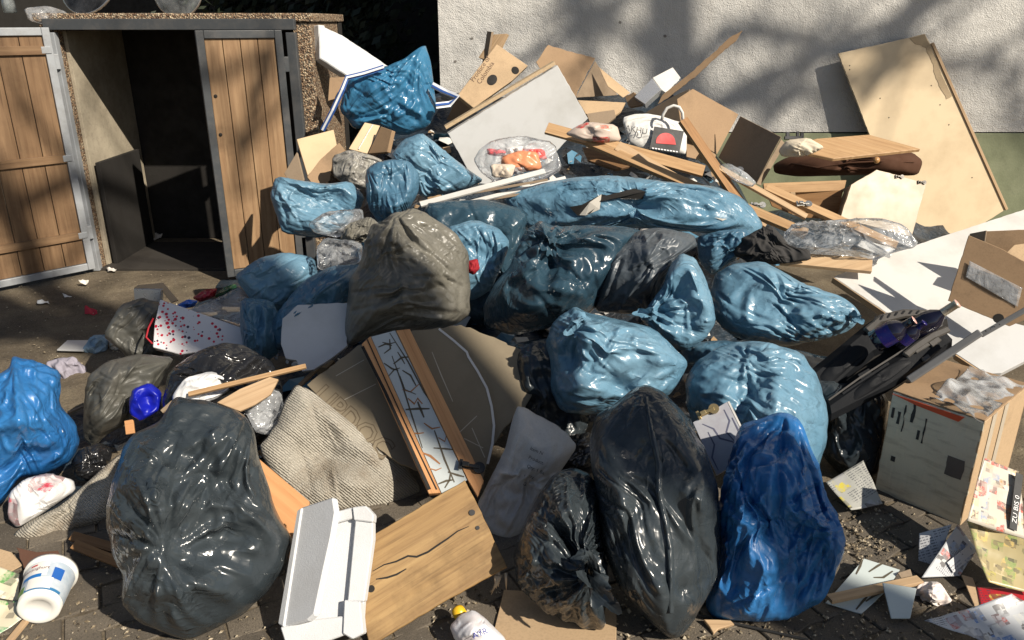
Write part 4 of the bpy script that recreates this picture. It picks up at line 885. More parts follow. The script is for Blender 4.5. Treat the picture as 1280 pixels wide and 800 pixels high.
for x0, x1, y0, y1 in ((981, 1004, 170, 174), (983, 987, 165, 171), (996, 999, 164, 171), (1001, 1005, 166, 172)):
    slab('clamp_arm', [(x0, y0), (x1, y0), (x1, y1), (x0, y1)], at(992, 170, 5.45), nrm(0, 20), .02, m_plain('black_plastic', (.015, .015, .018, 1), .4), t)
t = thing('broken_crate', S(1005, 250), "broken pine crate of boards below the brown cushion", 'crate'); anc = at(1005, 245, 4.75); n = nrm(-12, 12)
slab('front_board', [(958, 242), (1054, 238), (1046, 274), (1000, 272), (965, 258)], anc + Vector((0, .03, 0)), n, .02, PINED, t, bev=.002); slab('top_rail', [(954, 229), (1058, 225), (1055, 238), (956, 242)], anc, nrm(-10, 40), .03, PINE, t); slab('divider', [(988, 240), (994, 240), (996, 270), (990, 268)], anc - Vector((0, .01, 0)), n, .01, BEECH, t)
slab('bottom_board', [(1012, 262), (1050, 246), (1052, 272), (1030, 276)], anc - Vector((0, .0, 0)), nrm(20, 20), .01, CARDG, t)
t = thing('tan_board', S(1100, 280), "tan cabinet side board with pale edge standing before the tall leaning board", 'board'); n = nrm(8, 24); anc = at(1100, 255, 4.62)
slab('board', [(1064, 231), (1096, 212), (1158, 229), (1140, 296), (1098, 285), (1050, 273)], anc, n, .02, m_plain('tan_laminate', (.40, .31, .20, 1), .4, (.27, .2, .12, 1), .6, 4, .03, 40), t, rough=.0015, seed=35); slab('edge_strip', [(1042, 271), (1057, 235), (1065, 231), (1051, 273)], anc + n * .0 - Vector((0, .008, 0)), nrm(-35, 20), .02, BEECH, t)
for x, y in ((1122, 221), (1150, 228)): hinge(x, y, anc, n, t, m_plain('dark_hinge', (.05, .045, .04, 1), .4, metal=.5), .7)
LEANB = m_plain('cream_laminate', (.68, .545, .36, 1), .4, (.46, .34, .2, 1), .6, 3, .03, 40, spec=.4)
t = thing('leaning_board', at(1165, 300, 5.4), "tall beige board leaning against the wall at the right", 'board'); n = nrm(3, 7); anc = at(1150, 150, 6.165)
slab('board', [(1048, 67), (1137, 47), (1156, 42), (1165, 58), (1200, 133), (1257, 262), (1205, 295), (1140, 312), (1120, 255)], anc, n, .018, LEANB, t, bev=.002, rough=.0015, seed=33)
a, b = onplane(1163, 54, anc, n), onplane(1256, 262, anc, n); bar('edge_strip', a - n * .004 + Vector((.012, 0, 0)), b - n * .004 + Vector((.012, 0, 0)), .02, .03, n, BEECH, t)
for x, y in ((1062, 82), (1062, 87), (1164, 107), (1175, 131), (1100, 123), (1186, 156), (1111, 147), (1215, 222)): disc('screw_hole', x, y, .005, anc, n, DARKM, t)
slab('torn_veneer', [(1137, 48), (1156, 43), (1164, 60), (1176, 90), (1190, 120), (1183, 124), (1170, 98), (1165, 78), (1158, 60), (1144, 55)], anc + n * .0025, n, .002, m_card('torn_veneer', (.42, .33, .21, 1), (.36, .27, .17, 1)), t, bev=0, rough=.006, seed=6)
n = nrm(0, 66); anc = S(1150, 335, .06)
t = thing('table_top', onplane(1160, 340, anc, n), "big white table top sloping down behind the black suitcase", 'table top')
slab('board', [(1042, 346), (1100, 321), (1160, 301), (1310, 252), (1345, 330), (1215, 402), (1107, 390)], anc, n, .034, WHITE, t, bev=.002, rough=.0012, seed=34); a, b = onplane(1042, 346, anc, n), onplane(1107, 390, anc, n); bar('edge_band', a - n * .018, b - n * .018, .008, .030, n, BEECH, t, 0)
n2 = nrm(-8, 62); anc2 = S(1235, 430, .02)
t = thing('shelf_board', onplane(1235, 430, anc2, n2), "white shelf board in shade under the right open carton", 'board')
slab('board', [(1158, 396), (1192, 383), (1310, 415), (1310, 436), (1252, 466), (1233, 467), (1195, 442)], anc2, n2, .03, GREYW, t); bar('edge_band', onplane(1195, 443, anc2, n2) - n2 * .016, onplane(1233, 468, anc2, n2) - n2 * .016, .006, .026, n2, BEECH, t, 0)
t = thing('open_carton', S(1245, 380), "open brown carton with clear tape on the white table top", 'carton'); n = nrm(-24, 12); anc = S(1235, 350, .30)
slab('front_panel', [(1211, 294), (1250, 310), (1300, 338), (1292, 395), (1262, 408), (1185, 376)], anc, n, .006, CARD, t, rough=.001)
slab('left_panel', [(1212, 292), (1233, 288), (1226, 335), (1190, 372)], anc + Vector((0, .02, 0)), nrm(-70, 10), .006, CARDG, t); slab('back_panel', [(1233, 289), (1310, 286), (1310, 350), (1228, 350)], anc + Vector((0, .36, 0)), n, .006, CARD, t, rough=.001)
slab('top_flap', [(1256, 318), (1268, 306), (1310, 300), (1310, 342)], anc + Vector((0, .12, 0)), nrm(-5, 50), .005, CARDL, t); sheet('tape', [(1212, 326), (1278, 360), (1272, 384), (1207, 346)], anc + n * .007, n, CLEARW, t, amp=.003, freq=22, seed=66)
disc('stamp', 1248, 398, .02, anc, n, DARKM, t)
for lab, o, lf_, m, sd in (("printed white leaflet under the crumpled clear film", [(1078, 298), (1120, 310), (1112, 322), (1072, 306)], .14, PAPERW, 3),): tsheet('leaflet', lab, 'paper', o, S(1095, 310, lf_), nrm(0, 55), m, seed=sd)
bag('clear_film', "crumpled clear packaging film left of the white table top", [(975, 300), (985, 288), (997, 279), (1055, 274), (1099, 272), (1131, 281), (1150, 306), (1112, 318), (1092, 326), (1055, 324), (1011, 321), (982, 315)], CLEAR, 'plastic film', lift=.17, T=.08, iso=.3, folds=[('dir', 10, .3), ('rad', 1000, 300, .8, 1)], seed=63, n=49, facet=.4, rim=4)
GCL = m_plain('charcoal_cloth', (.05, .048, .047, 1), .9, (.03, .03, .03, 1), .4, 12, .4, 300, spec=.1)
bag('cloth', "charcoal cloth heaped beside the clear packaging film", [(916, 318), (924, 300), (945, 288), (964, 281), (978, 295), (987, 308), (1012, 312), (1014, 325), (975, 330), (942, 332)], GCL, 'cloth', lift=.18, T=.06, iso=.22, folds=[('dir', 60, .3)], seed=64, n=41)
tslab('small_shelf', "small tan shelf board under the charcoal cloth", 'shelf', [(975, 328), (1012, 317), (1091, 322), (1090, 339)], S(1030, 328, .13), nrm(0, 62), .02, BEECH)
t = thing('blister_pack', S(920, 218), "clear plastic blister pack lying on the pine battens", 'packaging')
vs, fs, X = film([(897, 207), (912, 204), (932, 215), (946, 228), (940, 234), (918, 226)], lift=.36, T=.025, iso=.05, seed=65, n=17); sheet_obj('film', vs, fs, CLEAR, t)
# ================================================================== middle of the heap: the big tied bags
def tears(root, X, items):
    for o, c in items:
        P = [near(X, x, y) for x, y in o]; m = sum(P, Vector()) / len(P); f = (EYEV - m).normalized() * .006
        mesh_obj('tear', [p + f for p in P], [tuple(range(len(P)))], c, root)
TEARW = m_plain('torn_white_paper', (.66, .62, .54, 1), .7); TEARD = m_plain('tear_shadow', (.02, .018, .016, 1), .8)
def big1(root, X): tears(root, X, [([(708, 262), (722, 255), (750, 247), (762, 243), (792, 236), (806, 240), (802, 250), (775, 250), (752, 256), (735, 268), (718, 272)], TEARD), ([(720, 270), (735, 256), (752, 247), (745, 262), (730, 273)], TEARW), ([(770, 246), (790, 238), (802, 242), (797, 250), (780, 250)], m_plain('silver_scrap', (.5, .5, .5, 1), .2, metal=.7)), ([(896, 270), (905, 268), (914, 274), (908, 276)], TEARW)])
bag('blue_bag', "wide light blue bag with a long tear showing white paper", [(628, 249), (650, 238), (675, 229), (716, 222), (756, 219), (787, 221), (850, 229), (897, 233), (925, 246), (942, 262), (955, 282), (940, 298), (910, 293), (881, 291), (834, 287), (775, 284), (709, 283), (656, 286), (640, 268)], BLUE, group=GB, parts=big1, lift=.16, T=.16, folds=[('rad', 950, 285, .7, 1.2), ('dir', 14, .3), ('rad', 630, 250, .3, .6)], iso=.07, seed=71, n=49)
bag('blue_bag', "small blue bag squeezed between the wide torn bag and the charcoal cloth", [(870, 296), (900, 288), (931, 285), (946, 297), (930, 315), (912, 330), (890, 345), (874, 328)], BLUE2, group=GB, lift=.1, T=.1, folds=[('dir', -25, .35)], iso=.05, seed=72, n=33)
PETG = m_bag("greyed_petrol_film", (.055, .07, .085, 1), (.085, .10, .115, 1), .32, .7, .03)
bag('dark_bag', "dark petrol bag tied in a star of folds left of the centre", [(648, 302), (661, 286), (675, 276), (694, 283), (740, 282), (775, 282), (803, 289), (790, 312), (772, 340), (752, 372), (736, 394), (694, 408), (640, 420), (606, 408), (603, 385), (616, 358), (638, 332)], PETROL, group=GB, parts=knot(690, 301, PETROL, .022, 100, 3), lift=.22, T=.22, folds=[('rad', 689, 301, .9, 1.0), ('dir', 55, .2)], iso=.05, seed=73, n=49)
bag('dark_bag', "greyish petrol bag right of the star-folded bag", [(760, 312), (780, 296), (800, 288), (825, 284), (868, 293), (872, 308), (848, 320), (836, 356), (812, 392), (780, 392), (742, 390), (748, 350)], PETG, group=GB, lift=.28, T=.17, folds=[('rad', 812, 390, .6, .9), ('dir', -50, .35)], iso=.05, seed=74, n=49)
bag('blue_bag', "light blue knotted bag with a fan of folds beside the petrol bags", [(838, 330), (852, 316), (869, 322), (882, 348), (891, 375), (895, 402), (882, 424), (852, 440), (822, 420), (800, 398), (812, 380), (828, 358)], BLUE, group=GB, parts=knot(812, 392, BLUE, .018, 200, 5), lift=.30, T=.15, folds=[('rad', 810, 392, .9, 1.1)], iso=.04, seed=75, n=49)
bag('blue_bag', "large light blue bag with long fine pleats left of the suitcase", [(888, 366), (893, 342), (912, 331), (953, 326), (980, 340), (1004, 355), (1025, 362), (1056, 374), (1076, 394), (1067, 410), (1030, 424), (983, 434), (942, 430), (908, 416), (886, 392)], BLUE, group=GB, parts=knot(1066, 396, BLUE, .016, 10, 7), lift=.14, T=.17, folds=[('rad', 1078, 395, .6, 1.0), ('dir', 35, .4)], iso=.05, seed=76, n=49)
bag('blue_bag', "light blue bag with gathered tuft in the middle of the heap", [(683, 432), (688, 406), (703, 392), (719, 383), (734, 391), (769, 398), (819, 411), (844, 436), (860, 455), (850, 478), (835, 496), (800, 510), (734, 519), (703, 515), (687, 487), (689, 455)], BLUE, group=GB, parts=knot(722, 398, BLUE, .022, 100, 9), lift=.26, T=.20, folds=[('rad', 725, 420, .8, .6), ('rad', 862, 456, .6, .8), ('dir', 25, .15)], iso=.07, seed=77, n=49)
bag('blue_bag', "light blue bag above the strong blue one, right of the tall black bag", [(856, 475), (872, 450), (894, 437), (915, 427), (955, 427), (1002, 440), (1022, 470), (1034, 510), (1035, 552), (1015, 605), (960, 595), (908, 560), (868, 534), (857, 505)], BLUE, group=GB, lift=.2, T=.2, folds=[('rad', 940, 455, .5, .8), ('dir', 20, .35)], iso=.05, seed=78, n=49)
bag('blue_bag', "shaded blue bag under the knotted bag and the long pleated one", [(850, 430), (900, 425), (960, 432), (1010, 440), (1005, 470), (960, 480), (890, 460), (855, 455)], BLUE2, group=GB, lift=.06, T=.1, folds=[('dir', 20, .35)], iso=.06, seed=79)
bag('strong_blue_bag', "strong blue bag standing at the front right of the heap", [(905, 600), (925, 535), (955, 522), (985, 515), (998, 524), (1010, 560), (1030, 612), (1036, 630), (1056, 668), (1050, 702), (1030, 750), (990, 774), (940, 777), (889, 774), (881, 755), (897, 715), (896, 650)], STRONG, base_px=(960, 776), T=.2, folds=[('rad', 1035, 640, .5, .7), ('dir', 75, .25), ('dir', -35, .2), ('rad', 985, 515, 1.0, 1.3), ('rad', 1040, 670, .8, .9)], iso=.04, seed=80, n=57, facet=.3, rim=3)
bag('grey_brown_bag', "grey-brown translucent bag on top of the plaster board", [(494, 267), (516, 261), (537, 270), (569, 290), (586, 318), (588, 362), (588, 392), (566, 407), (519, 417), (470, 417), (434, 435), (430, 416), (434, 375), (437, 350), (450, 330), (456, 303), (464, 284)], GREYB, lift=.32, T=.2, folds=[('dir', -5, .4), ('rad', 490, 272, 1.0, 1.2)], iso=.04, seed=81, n=57, lumps=.15, rim=1.5, facet=.12)
# black bags behind, filling gaps; the suitcase one is added in place of shade
for lab, o, lf_, sd in (("black bag deep in the gap behind the tall black bag", [(640, 430), (700, 420), (720, 470), (740, 520), (720, 570), (680, 560), (650, 520), (640, 470)], .04, 1), ("black bag added in place of the shade under the suitcase", [(985, 436), (1040, 446), (1112, 488), (1102, 590), (1066, 606), (1030, 575), (1000, 510)], .02, 2)):
    bag('black_bag', lab, o, BLACK, group='black rubbish bags', lift=lf_, T=.12, folds=[('dir', 70, .25)], iso=.06, seed=90 + sd)
# ---- plaster board, cupboard door, sack
n = nrm(4, 50); anc = S(530, 500, .16); GYP = m_plain('gypsum_board_card', (.225, .185, .125, 1), .6, (.14, .115, .08, 1), .5, 5, .15, 60, spec=.3); GYPW = m_plain('gypsum_core', (.62, .6, .56, 1), .9, bump=.5, bscale=90)
t = thing('plaster_board', onplane(530, 500, anc, n), "big brown-grey plaster board with broken corner and embossed letters", 'plaster board')
slab('broken_piece', [(540, 411), (576, 406), (612, 420), (650, 437), (688, 455), (673, 478), (660, 502), (632, 533), (613, 562), (600, 540), (585, 470)], anc - n * .024, n, .013, GYP, t, rough=.004, seed=15, bev=0)
slab('board', [(384, 481), (447, 432), (516, 413), (547, 411), (566, 426), (582, 440), (584, 446), (595, 463), (607, 485), (613, 508), (616, 532), (613, 558), (604, 598), (560, 600), (500, 580), (430, 530)], anc, n, .013, GYP, t, rough=.003, seed=5, bev=0)
cr = [(547, 411), (566, 426), (582, 440), (584, 446), (595, 463), (607, 485), (613, 508), (616, 532), (614, 555), (608, 580)]
stroke('broken_edge', [(x + 1.5, y) for x, y in cr], anc + n * .0015, n, .009, GYPW, t, taper=False)
for pts in ([(540, 440), (552, 470), (566, 502)], [(575, 540), (596, 520)], [(580, 548), (604, 560)], [(420, 470), (455, 450)], [(430, 500), (470, 480)], [(590, 535), (606, 572)]): stroke('scratch', pts, anc, n, .004, m_plain('scratch', (.5, .45, .36, 1), .8), t)
def outline_text(body, p0, p1, anc, n, size, mat, parent):
    for dx, m, of in ((0, mat, .004), (0, GYP, 0)): text_px('lettering', body, p0, p1, anc + n * (.0008 if of == 0 else 0), n, m, parent, size=size, bold=of)
outline_text("UPDOC", (388, 497), (462, 562), anc, n, .105, m_plain('letter_groove', (.13, .10, .065, 1), .8), t)
n = nrm(4, 51); anc = S(530, 515, .22); PANELG = m_plain('pale_blue_glass_panel', (.46, .50, .50, 1), .22, (.36, .39, .38, 1), .3, 5, .03, 40); LEAF = m_plain('painted_leaf', (.09, .075, .05, 1), .6); LEAFR = m_plain('painted_leaf_rust', (.33, .15, .06, 1), .6)
t = thing('painted_board', onplane(530, 515, anc, n), "narrow orange-framed cabinet door with painted bamboo panel", 'cabinet door')
slab('panel', [(464, 421), (494, 413), (584, 600), (552, 616)], anc, n, .008, PANELG, t, bev=0)
slab('frame_right', [(495, 413), (512, 411), (605, 601), (597, 621), (592, 612), (585, 600)], anc + n * .006, n, .022, ORANGE, t, grain=1); slab('frame_left', [(452, 430), (463, 420), (551, 616), (536, 617)], anc + n * .006, n, .022, ORANGE, t, grain=1)
stroke('worn_groove', [(453, 433), (480, 487), (505, 541), (537, 612)], anc + n * .0075, n, .011, DARKM, t, taper=False); stroke('worn_groove', [(459, 424), (485, 482), (512, 541), (546, 612)], anc + n * .0075, n, .004, DARKM, t, taper=False)
for pts, w, m in (([(487, 416), (510, 452), (530, 490), (545, 512)], .006, LEAF), ([(490, 445), (502, 478), (515, 520), (528, 560)], .006, LEAF), ([(543, 538), (556, 575), (568, 603)], .007, LEAF),
    ([(473, 434), (482, 430), (490, 432)], .008, LEAF), ([(480, 442), (488, 436), (487, 424)], .007, LEAF), ([(478, 428), (487, 430), (494, 428)], .006, LEAF), ([(492, 455), (502, 447), (513, 446)], .008, LEAF), ([(497, 440), (502, 448), (506, 455)], .006, LEAF), ([(486, 470), (493, 462), (500, 460)], .006, LEAF), ([(503, 463), (513, 469), (520, 482)], .007, LEAF), ([(480, 454), (490, 461), (498, 463)], .007, LEAF),
    ([(503, 487), (513, 490), (524, 480)], .006, LEAFR), ([(510, 498), (518, 505), (522, 498), (528, 505)], .009, LEAFR), ([(507, 512), (522, 511), (537, 511)], .009, LEAF), ([(522, 502), (526, 512), (530, 522)], .009, LEAF), ([(530, 529), (540, 536), (550, 534)], .007, LEAFR), ([(514, 541), (522, 542), (530, 541)], .006, LEAFR), ([(528, 566), (538, 570), (550, 580)], .009, LEAFR), ([(530, 572), (533, 585), (538, 592)], .007, LEAFR), ([(542, 560), (556, 561), (566, 562)], .007, LEAF), ([(548, 547), (556, 552), (558, 545)], .006, LEAFR), ([(548, 605), (558, 601), (566, 600)], .008, LEAF), ([(560, 590), (572, 594), (580, 596)], .008, LEAF), ([(556, 610), (562, 600), (563, 592)], .007, LEAF), ([(535, 585), (545, 588), (552, 585)], .005, LEAFR), ([(500, 470), (506, 487), (520, 493)], .005, LEAF)): stroke('painted_leaf', pts, anc, n, w, m, t)
hinge(584, 583, anc + n * .008, n, t, m_plain('black_hinge', (.04, .04, .04, 1), .35, metal=.6), 1.15, -.3)
bag_t = thing('paper_sack', S(655, 600), "white paper sack with printed packing lines right of the cabinet door", 'sack')
SACK = m_card('sack_paper', (.62, .59, .54, 1), (.54, .51, .46, 1), .7, stain=.2, dark=(.25, .22, .18, 1))
vs, fs, X = film([(648, 505), (705, 537), (722, 558), (700, 590), (672, 632), (655, 668), (630, 690), (608, 668), (595, 632), (612, 600), (632, 560), (640, 525)], lift=.1, T=.07, iso=.05, folds=[('rad', 600, 650, .5, .7), ('dir', 60, .08)], seed=91, n=49, lumps=.25, rim=4, facet=.25); sheet_obj('paper_body', vs, fs, SACK, bag_t)
n = (EYEV - near(X, 670, 580)).normalized()
for i, (b, p0) in enumerate((("Item N", (662, 562)), ("Product:", (660, 573)), ("Qty: 1 Ba", (658, 584)), ("N.W.", (655, 595)), ("G", (653, 606)))):
    pn = near(X, p0[0] + 10, p0[1] + 2) + n * .008; text('lettering', b, onplane(p0[0], p0[1], pn, n), onplane(p0[0] + 30, p0[1] + 13, pn, n) - onplane(p0[0], p0[1], pn, n), n, .016, INK, bag_t)
n = nrm(2, 45); anc = S(395, 420, .16); tslab('white_panel', "white broken square panel left of the grey-brown bag", 'panel', [(353, 398), (372, 381), (435, 378), (434, 432), (415, 447), (392, 462), (378, 464), (370, 450), (357, 448), (351, 430)], anc, n, .018, GREYW, rough=.002, seed=8)
MARB = m_plain('marble_laminate', (.38, .40, .43, 1), .35, (.20, .15, .20, 1), .7, 4.5, .03, 40)
n = nrm(-16, 40); anc = S(905, 548, .36); t = thing('marbled_door', onplane(905, 548, anc, n), "small grey marbled cupboard door with brass hinge by the tall black bag", 'cupboard door')
slab('panel', [(866, 528), (909, 502), (941, 567), (896, 594), (884, 568)], anc, n, .014, MARB, t, bev=.001)
a, b = onplane(909, 502, anc, n), onplane(941, 567, anc, n); bar('edge_band', a - n * .006 + Vector((.004, 0, 0)), b - n * .006 + Vector((.004, 0, 0)), .006, .016, n, WHITE, t, 0)
VEIN = m_plain('marble_vein', (.10, .105, .16, 1), .4)
for pts in ([(878, 530), (892, 536), (900, 548), (915, 552), (930, 560)], [(885, 540), (893, 556), (890, 572), (898, 588)], [(905, 512), (912, 526), (908, 540), (922, 556)], [(915, 522), (924, 540), (934, 552)]): stroke('marble_vein', pts, anc, n, .006, VEIN, t)
hinge(880, 517, anc, n, t, BRASS, .95, .5)
# ---- suitcase with bottles
SUIT = m_plain('black_suitcase_fabric', (.008, .009, .011, 1), .6, (.014, .015, .018, 1), .4, 10, .25, 220, spec=.2); RIMM = m_plain('grey_suitcase_rim', (.075, .068, .06, 1), .4, (.03, .028, .026, 1), .5, 20, .1, 80); ALU = m_plain('handle_aluminium', (.17, .17, .17, 1), .6, (.09, .09, .09, 1), .4, 14, .05, 60, spec=.2)
t = thing('suitcase', S(1080, 470), "open black trolley suitcase with pulled-out handle and bottles inside", 'suitcase'); n = nrm(-12, 34); anc = S(1090, 460, .28)
slab('shell', [(1006, 468), (1030, 449), (1082, 406), (1100, 393), (1130, 388), (1162, 386), (1182, 398), (1150, 420), (1095, 444), (1048, 486), (1030, 500), (1012, 488)], anc - n * .02, n, .17, SUIT, t, bev=.02)
slab('lining', [(1034, 500), (1092, 440), (1150, 408), (1184, 398), (1186, 410), (1130, 442), (1072, 480)], anc - n * .05, n, .03, DARKM, t)
slab('lid', [(1030, 504), (1070, 476), (1128, 439), (1180, 409), (1198, 428), (1155, 460), (1111, 489), (1062, 514), (1034, 528)], anc + n * .04, n, .14, SUIT, t, bev=.02)
for o, k in (([(1020, 470), (1075, 424), (1090, 434), (1046, 474), (1030, 488)], -.018), ([(1062, 490), (1120, 450), (1148, 448), (1108, 478), (1066, 504)], .042)):
    vs, fs, X = film(o, Y=4, T=.016, p=6, back=.5, n_dir=n, iso=.02, rim=.5, seed=152, n=25); c_ = sum((Vector(v) for v in vs), Vector()) / len(vs); k_ = ((anc + n * k - EYEV).dot(n)) / ((c_ - EYEV).dot(n)); vs = [EYEV + (Vector(v) - EYEV) * k_ for v in vs]; sheet_obj('pocket', vs, fs, SUIT, t)
slab('rim', [(1080, 410), (1100, 393), (1130, 386), (1165, 387), (1170, 394), (1132, 397), (1102, 404), (1088, 418)], anc + n * .0, n, .03, RIMM, t, bev=.006)
for i in range(8):
    x = 1092 + i * 9; stroke('rim_rib', [(x, 402 - min(10, i * 2.6)), (x + 3, 395 - min(7, i * 1.7))], anc + n * .002, n, .006, SUIT, t, taper=False)
slab('rim', [(1128, 441), (1146, 427), (1166, 414), (1184, 407), (1190, 414), (1168, 424), (1150, 436), (1136, 447)], anc + n * .052, n, .02, RIMM, t, bev=.005)
for o in ([(1140, 436), (1158, 426), (1164, 431), (1146, 442)], [(1160, 428), (1172, 420), (1178, 425), (1166, 434)], [(1152, 448), (1160, 442), (1164, 447), (1156, 453)]): slab('bracket', o, anc + n * .05, n, .015, RIMM, t, bev=.003)
for o in ([(1052, 491), (1110, 452), (1114, 457), (1056, 497)], [(1072, 468), (1086, 460), (1090, 466), (1076, 475)]): slab('pocket_seam', o, anc + n * .034, n, .006, RIMM if False else SUIT, t)
stroke('zip', [(1036, 500), (1075, 472), (1130, 437), (1178, 406)], anc + n * .034, n, .006, RIMM, t, taper=False); slab('badge', [(1010, 461), (1020, 467), (1018, 471), (1008, 465)], anc + n * -.02, n, .004, RIMM, t)
hA, hM, hB = at(1135, 474, anc.y - .1), at(1226, 417, anc.y - .10), at(1300, 379, anc.y - .10)
bar('handle_sleeve', hA, hM, .026, .018, nrm(-40, 30), ALU, t, .004); bar('handle_tube', hM, hB, .018, .012, nrm(-40, 30), ALU, t, .003)
for k, x in enumerate((1231, 1237, 1242, 1248, 1214, 1218)):
    p = hA.lerp(hM, .95) if k > 3 else hM.lerp(hB, (x - 1226) / 74); lathe('button_hole', [(.0025, .0), (0, .0005)], p + nrm(0, 30) * (.0065 if k < 4 else .0095) - (p - hM) * (0 if k < 4 else .35 * (k - 3)), nrm(0, 30), DARKM, t, 10)
DGL = m_plain('dark_bottle_glass', (.008, .008, .02, 1), .06, spec=.9); FOIL = m_plain('bottle_foil', (.55, .5, .4, 1), .3, (.3, .27, .2, 1), .3, 30, .2, 120, metal=.6); BLF = m_plain('blue_label', (.008, .011, .11, 1), .25, (.06, .01, .09, 1), .6, 40, .05, 60)
def bottle(label, base, top, r, foil, lab_m, capm):
    b, e = Vector(base), Vector(top); ax = (e - b); L = ax.length; q = thing('bottle', b, label, 'bottle', 'bottles in the suitcase')
    lathe('glass', [(0, 0), (r, .005), (r, L * .55), (r * .8, L * .66), (r * .36, L * .76), (r * .34, L * .82)], b, ax, DGL, q, 24); lathe('neck_foil', [(r * .37, L * .77), (r * .36, L * .97), (r * .4, L * .975), (r * .4, L), (0, L)], b, ax, foil, q, 20)
    if lab_m: lathe('label', [(r * 1.01, L * .2), (r * 1.012, L * .5)], b, ax, lab_m, q, 24)
    if capm: lathe('cap', [(r * .38, L * .985), (r * .38, L * 1.003), (0, L * 1.004)], b, ax, capm, q, 20)
PKC = m_plain('pink_cap', (.72, .42, .36, 1), .4)
yb = anc.y + .02
bottle("dark bottle with long foil neck poking out of the suitcase", at(1120, 428, yb + .05), at(1197, 379, yb - .03), .042, FOIL, None, PKC)
bottle("dark bottle with small pale cap lying inside the suitcase", at(1092, 428, yb - .05), at(1143, 400, yb - .10), .04, DGL, BLF, PKC)
bottle("bottle with glossy blue label beside the pale-capped one", at(1120, 430, yb - .06), at(1156, 403, yb - .10), .03, BLF, BLF, None)
# ================================================================== front and sides
GK = 'black rubbish bags'
bag('black_bag', "big slack black bag at the front left, beside the polystyrene tray", [(200, 527), (214, 502), (222, 496), (250, 499), (290, 511), (308, 522), (317, 540), (323, 566), (330, 592), (347, 644), (367, 678), (357, 710), (337, 738), (300, 770), (275, 783), (237, 799), (205, 793), (172, 778), (152, 752), (153, 719), (140, 690), (132, 655), (133, 630), (146, 586), (152, 560), (172, 540)], BLACK, group=GK, base_px=(240, 797), T=.2, folds=[('rad', 205, 680, .9, 1.1), ('rad', 305, 520, .7, 1.2), ('rad', 262, 598, .5, .5)], iso=.02, bend=.12, seed=108, n=57, facet=.2, lumps=.25, rim=2)
bag('black_bag', "small tied black bag, its knot facing forward, on brown cardboard", [(678, 610), (694, 591), (716, 584), (738, 591), (748, 612), (754, 656), (760, 737), (754, 783), (731, 785), (687, 768), (647, 733), (641, 691), (655, 653)], BLACK, group=GK, parts=knot(732, 712, BLACK, .032, 60, 8), base_px=(740, 784), T=.14, folds=[('rad', 734, 714, 1.6, 1.2), ('dir', 75, .15)], iso=.03, seed=102, n=57, facet=.1, rim=1.5)
bag('black_bag', "neck of loose black film behind the small tied bag", [(690, 565), (705, 545), (735, 540), (752, 555), (745, 590), (715, 598), (695, 590)], BLACKG, 'plastic film', group=GK, Y=2.5, T=.06, iso=.2, seed=103, n=33)
def seam(root, X):
    P = [near(X, x, y) for x, y in ((808, 492), (815, 530), (820, 580), (826, 610), (836, 655), (841, 690), (842, 730), (840, 770))]
    f = [(EYEV - p).normalized() for p in P]; vs = []
    for p, q in zip(P, f): vs += [p + Vector((-.010, 0, 0)), p + q * .018 + Vector((-.001, 0, 0)), p + q * .016 + Vector((.003, 0, 0)), p + Vector((.010, 0, 0))]
    mesh_obj('seam', vs, [(4 * i + k, 4 * i + k + 1, 4 * i + k + 5, 4 * i + k + 4) for i in range(len(P) - 1) for k in range(3)], BLACK, root, smooth=True)
bag('black_bag', "tall full black bag with a raised seam at the front centre", [(770, 503), (790, 487), (808, 481), (830, 490), (858, 520), (882, 562), (898, 610), (902, 665), (898, 720), (872, 770), (848, 798), (834, 796), (800, 766), (770, 730), (752, 680), (744, 620), (737, 560), (742, 520)], BLACK, group=GK, parts=seam, base_px=(846, 797), T=.2, folds=[('dir', 40, .3, -.4, .2, .6), ('rad', 838, 790, .3, .7), ('rad', 800, 485, .3, .5)], iso=.04, bend=.09, seed=104, n=57, facet=.14, lumps=.15, rim=2)
bag('black_bag', "glossy black bag with sticks and white film on the left", [(203, 500), (212, 462), (250, 437), (281, 428), (315, 436), (342, 455), (354, 482), (353, 512), (342, 542), (325, 558), (290, 545), (230, 545), (205, 522)], BLACKG, group=GK, Y=2.72, T=.16, folds=[('rad', 340, 440, .6, .9), ('dir', 20, .25)], iso=.1, seed=105, n=49)
for lab, o, Y_, sd in (("crumpled white film in the glossy black bag", [(216, 492), (232, 472), (262, 464), (284, 468), (290, 486), (268, 500), (238, 510), (215, 508)], 2.58, 6), ("cloudy film hanging over the right side of the glossy black bag", [(300, 500), (330, 482), (352, 490), (356, 515), (338, 545), (318, 540)], 2.56, 7)):
    bag('film_scrap', lab, o, CLEARW if sd == 7 else m_bag('white_film', (.62, .63, .64, 1), (.7, .7, .7, 1), .35, .4, .1), 'plastic film', Y=Y_, T=.04, iso=.2, seed=100 + sd, n=25)
o = bar('stick', at(233, 489, 2.5), at(384, 462, 2.62), .017, .012, nrm(0, 50), PINE); tag(o, "long pale wooden stick across the glossy black bag", 'stick')
tslab('wood_shingle', "pointed tan wood piece below the long pale stick", 'wood', [(271, 503), (300, 486), (337, 471), (348, 474), (338, 493), (318, 506), (300, 514)], at(310, 490, 2.52), nrm(10, 45), .012, BEECH, grain=1)
o = bar('stick', at(203, 515, 2.52), at(223, 496, 2.55), .014, .01, nrm(0, 40), CARDG); tag(o, "short grey stick at the left edge of the glossy black bag", 'stick')
o = bar('stick', at(374, 479, 2.9), at(398, 463, 2.98), .016, .012, nrm(0, 50), BEECH); tag(o, "short pale stick at the upper corner of the plaster board", 'stick')
